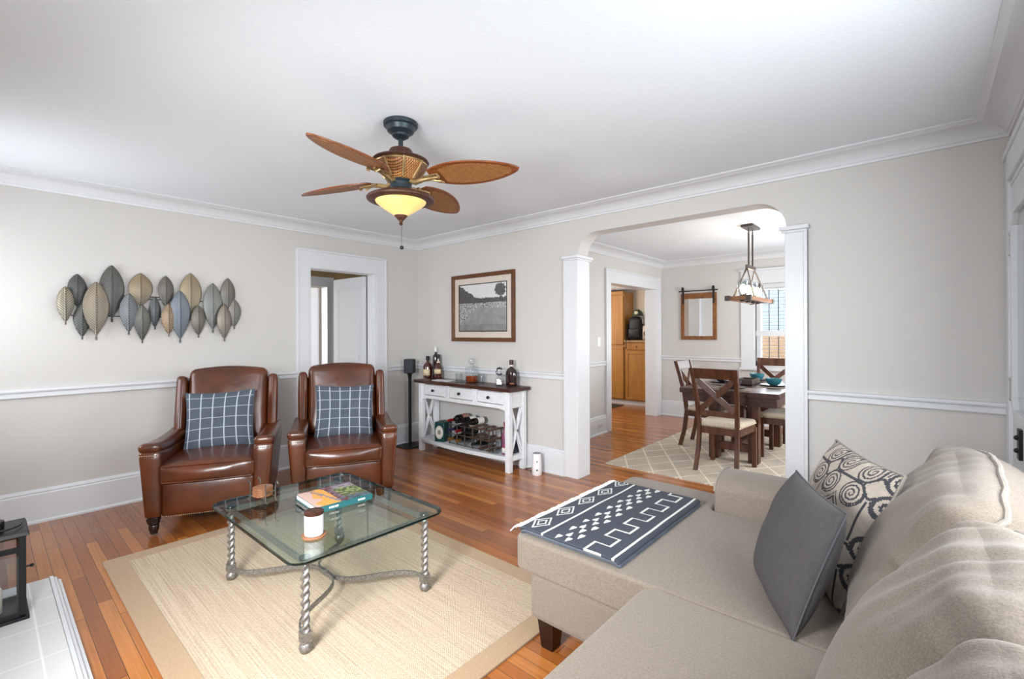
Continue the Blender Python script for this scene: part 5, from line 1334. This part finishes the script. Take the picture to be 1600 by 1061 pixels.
# backpack, cap, hanging bag
bp = thing('backpack', 'black backpack standing on the kitchen counter', 'backpack', (0.725, 4.51, 1.205), radians(8))
BKC = mat('black_nylon', '#23242a', 0.6)
b = B(); b.rbox(0.142, 0.09, 0.215, 0.06, 12, (0.0, 0.03, 0.02), (0, 0, 0.215), fn=lambda P: Vector((P.x*(1.05-0.18*(P.z+0.215)/0.43), P.y, P.z))); b.done('body', BKC, bp, smooth=60)
b = B(); b.rbox(0.11, 0.03, 0.09, 0.028, 8, (0, 0.02, 0), (0, -0.11, 0.13)); b.done('front_pocket', BKC, bp, smooth=60)
b = B(); b.tube([(-0.118, -0.08, 0.30), (-0.128, -0.16, 0.12), (-0.122, -0.205, 0.03), (-0.118, -0.215, -0.16)], 0.016, 8, ry=0.006); b.done('shoulder_strap', BKC, bp)
cp = thing('baseball_cap', 'dark green cap with a round cream badge on top of the backpack', 'cap', (0.765, 4.50, 1.662), radians(200))
GRN = mat('dark_green_cotton', '#33402f', 0.8)
b = B(); b.lathe([(0.098, 0.0), (0.1, 0.02), (0.092, 0.06), (0.065, 0.098), (0.03, 0.115), (0.002, 0.118)], n=24); b.done('crown', GRN, cp, smooth=60)
b = B(); b.prism([(0.095*cos(a), 0.095*sin(a)) for a in [radians(30+10*k) for k in range(13)]]+[(0.085*cos(a), 0.07+0.115*sin(a)) for a in [radians(150-10*k) for k in range(13)]], 'z', -0.004, 0.006); b.done('visor', GRN, cp)
b = B(); b.lathe([(0.034, 0), (0.034, 0.006)], n=20); o = b.done('badge', mat('cream_badge', '#d9d2b4', 0.6), cp); o.location = (0.02, 0.088, 0.055); o.rotation_euler = (radians(-68), 0, 0)
fb = thing('tote_bag', 'dark red and cream bag beside the black backpack on the counter', 'bag', (0.965, 4.48, 1.205))
b = B(); b.rbox(0.085, 0.05, 0.14, 0.035, 10, (0, 0.02, 0), (0, 0, 0.14)); b.done('body', mat('cream_maroon_cloth', '#cfbfb3', 0.8, col2='#6e2a33', vs=(9, 9, 6), vscale=1), fb, smooth=60)
b = B(); b.tube([(0.034*cos(a), -0.071, 0.12+0.034*sin(a)) for a in [2*pi*k/20 for k in range(20)]], 0.008, 6, closed=True); b.done('round_emblem', M['black'], fb)
b = B(); b.rbox(0.075, 0.05, 0.07, 0.04, 8, (0, 0.02, 0), (0, 0, 0)); o = b.done('knit_hat', mat('mottled_grey_knit', '#4a4546', 0.9, col2='#8d857c', vscale=30), smooth=60); o.location = (0.945, 4.48, 1.565); tag(o, 'mottled dark knit hat resting on the bag by the backpack', 'hat')
b = B(); b.box(-0.10, 0.62, 3.72, 4.22, 0, 0.008); o = b.done('door_mat', mat('dark_door_mat', '#2b2422', 0.95)); tag(o, 'dark mat on the kitchen floor in front of the tall cabinet', 'mat')
b = B(); b.box(0.81, 1.10, 4.72, 4.74, 1.66, 1.98); struct(b.done('window_6', emis('kitchen_window_daylight', '#f4f8ff', 1.6)))
kl = thing('added_ceiling_light', 'added round flush light on the kitchen ceiling, out of view', 'added ceiling light', (0.3, 3.2, 2.17))  # unseen fixture, added to carry the extra kitchen light
b = B(); b.lathe([(0.15, 0), (0.15, -0.03), (0.12, -0.05), (0.01, -0.06)], n=28); b.done('diffuser', emis('added_warm_diffuser', '#ffdca8', 2.5), kl)
kp = bpy.data.lights.new('added_kitchen_lamp', 'POINT'); kp.energy = 20; kp.color = (1, 0.9, 0.74); kp.shadow_soft_size = 0.12  # added point light that brightens the kitchen
ko = bpy.data.objects.new('added_kitchen_lamp', kp); COL.objects.link(ko); ko.location = (0.3, 3.2, 2.0)
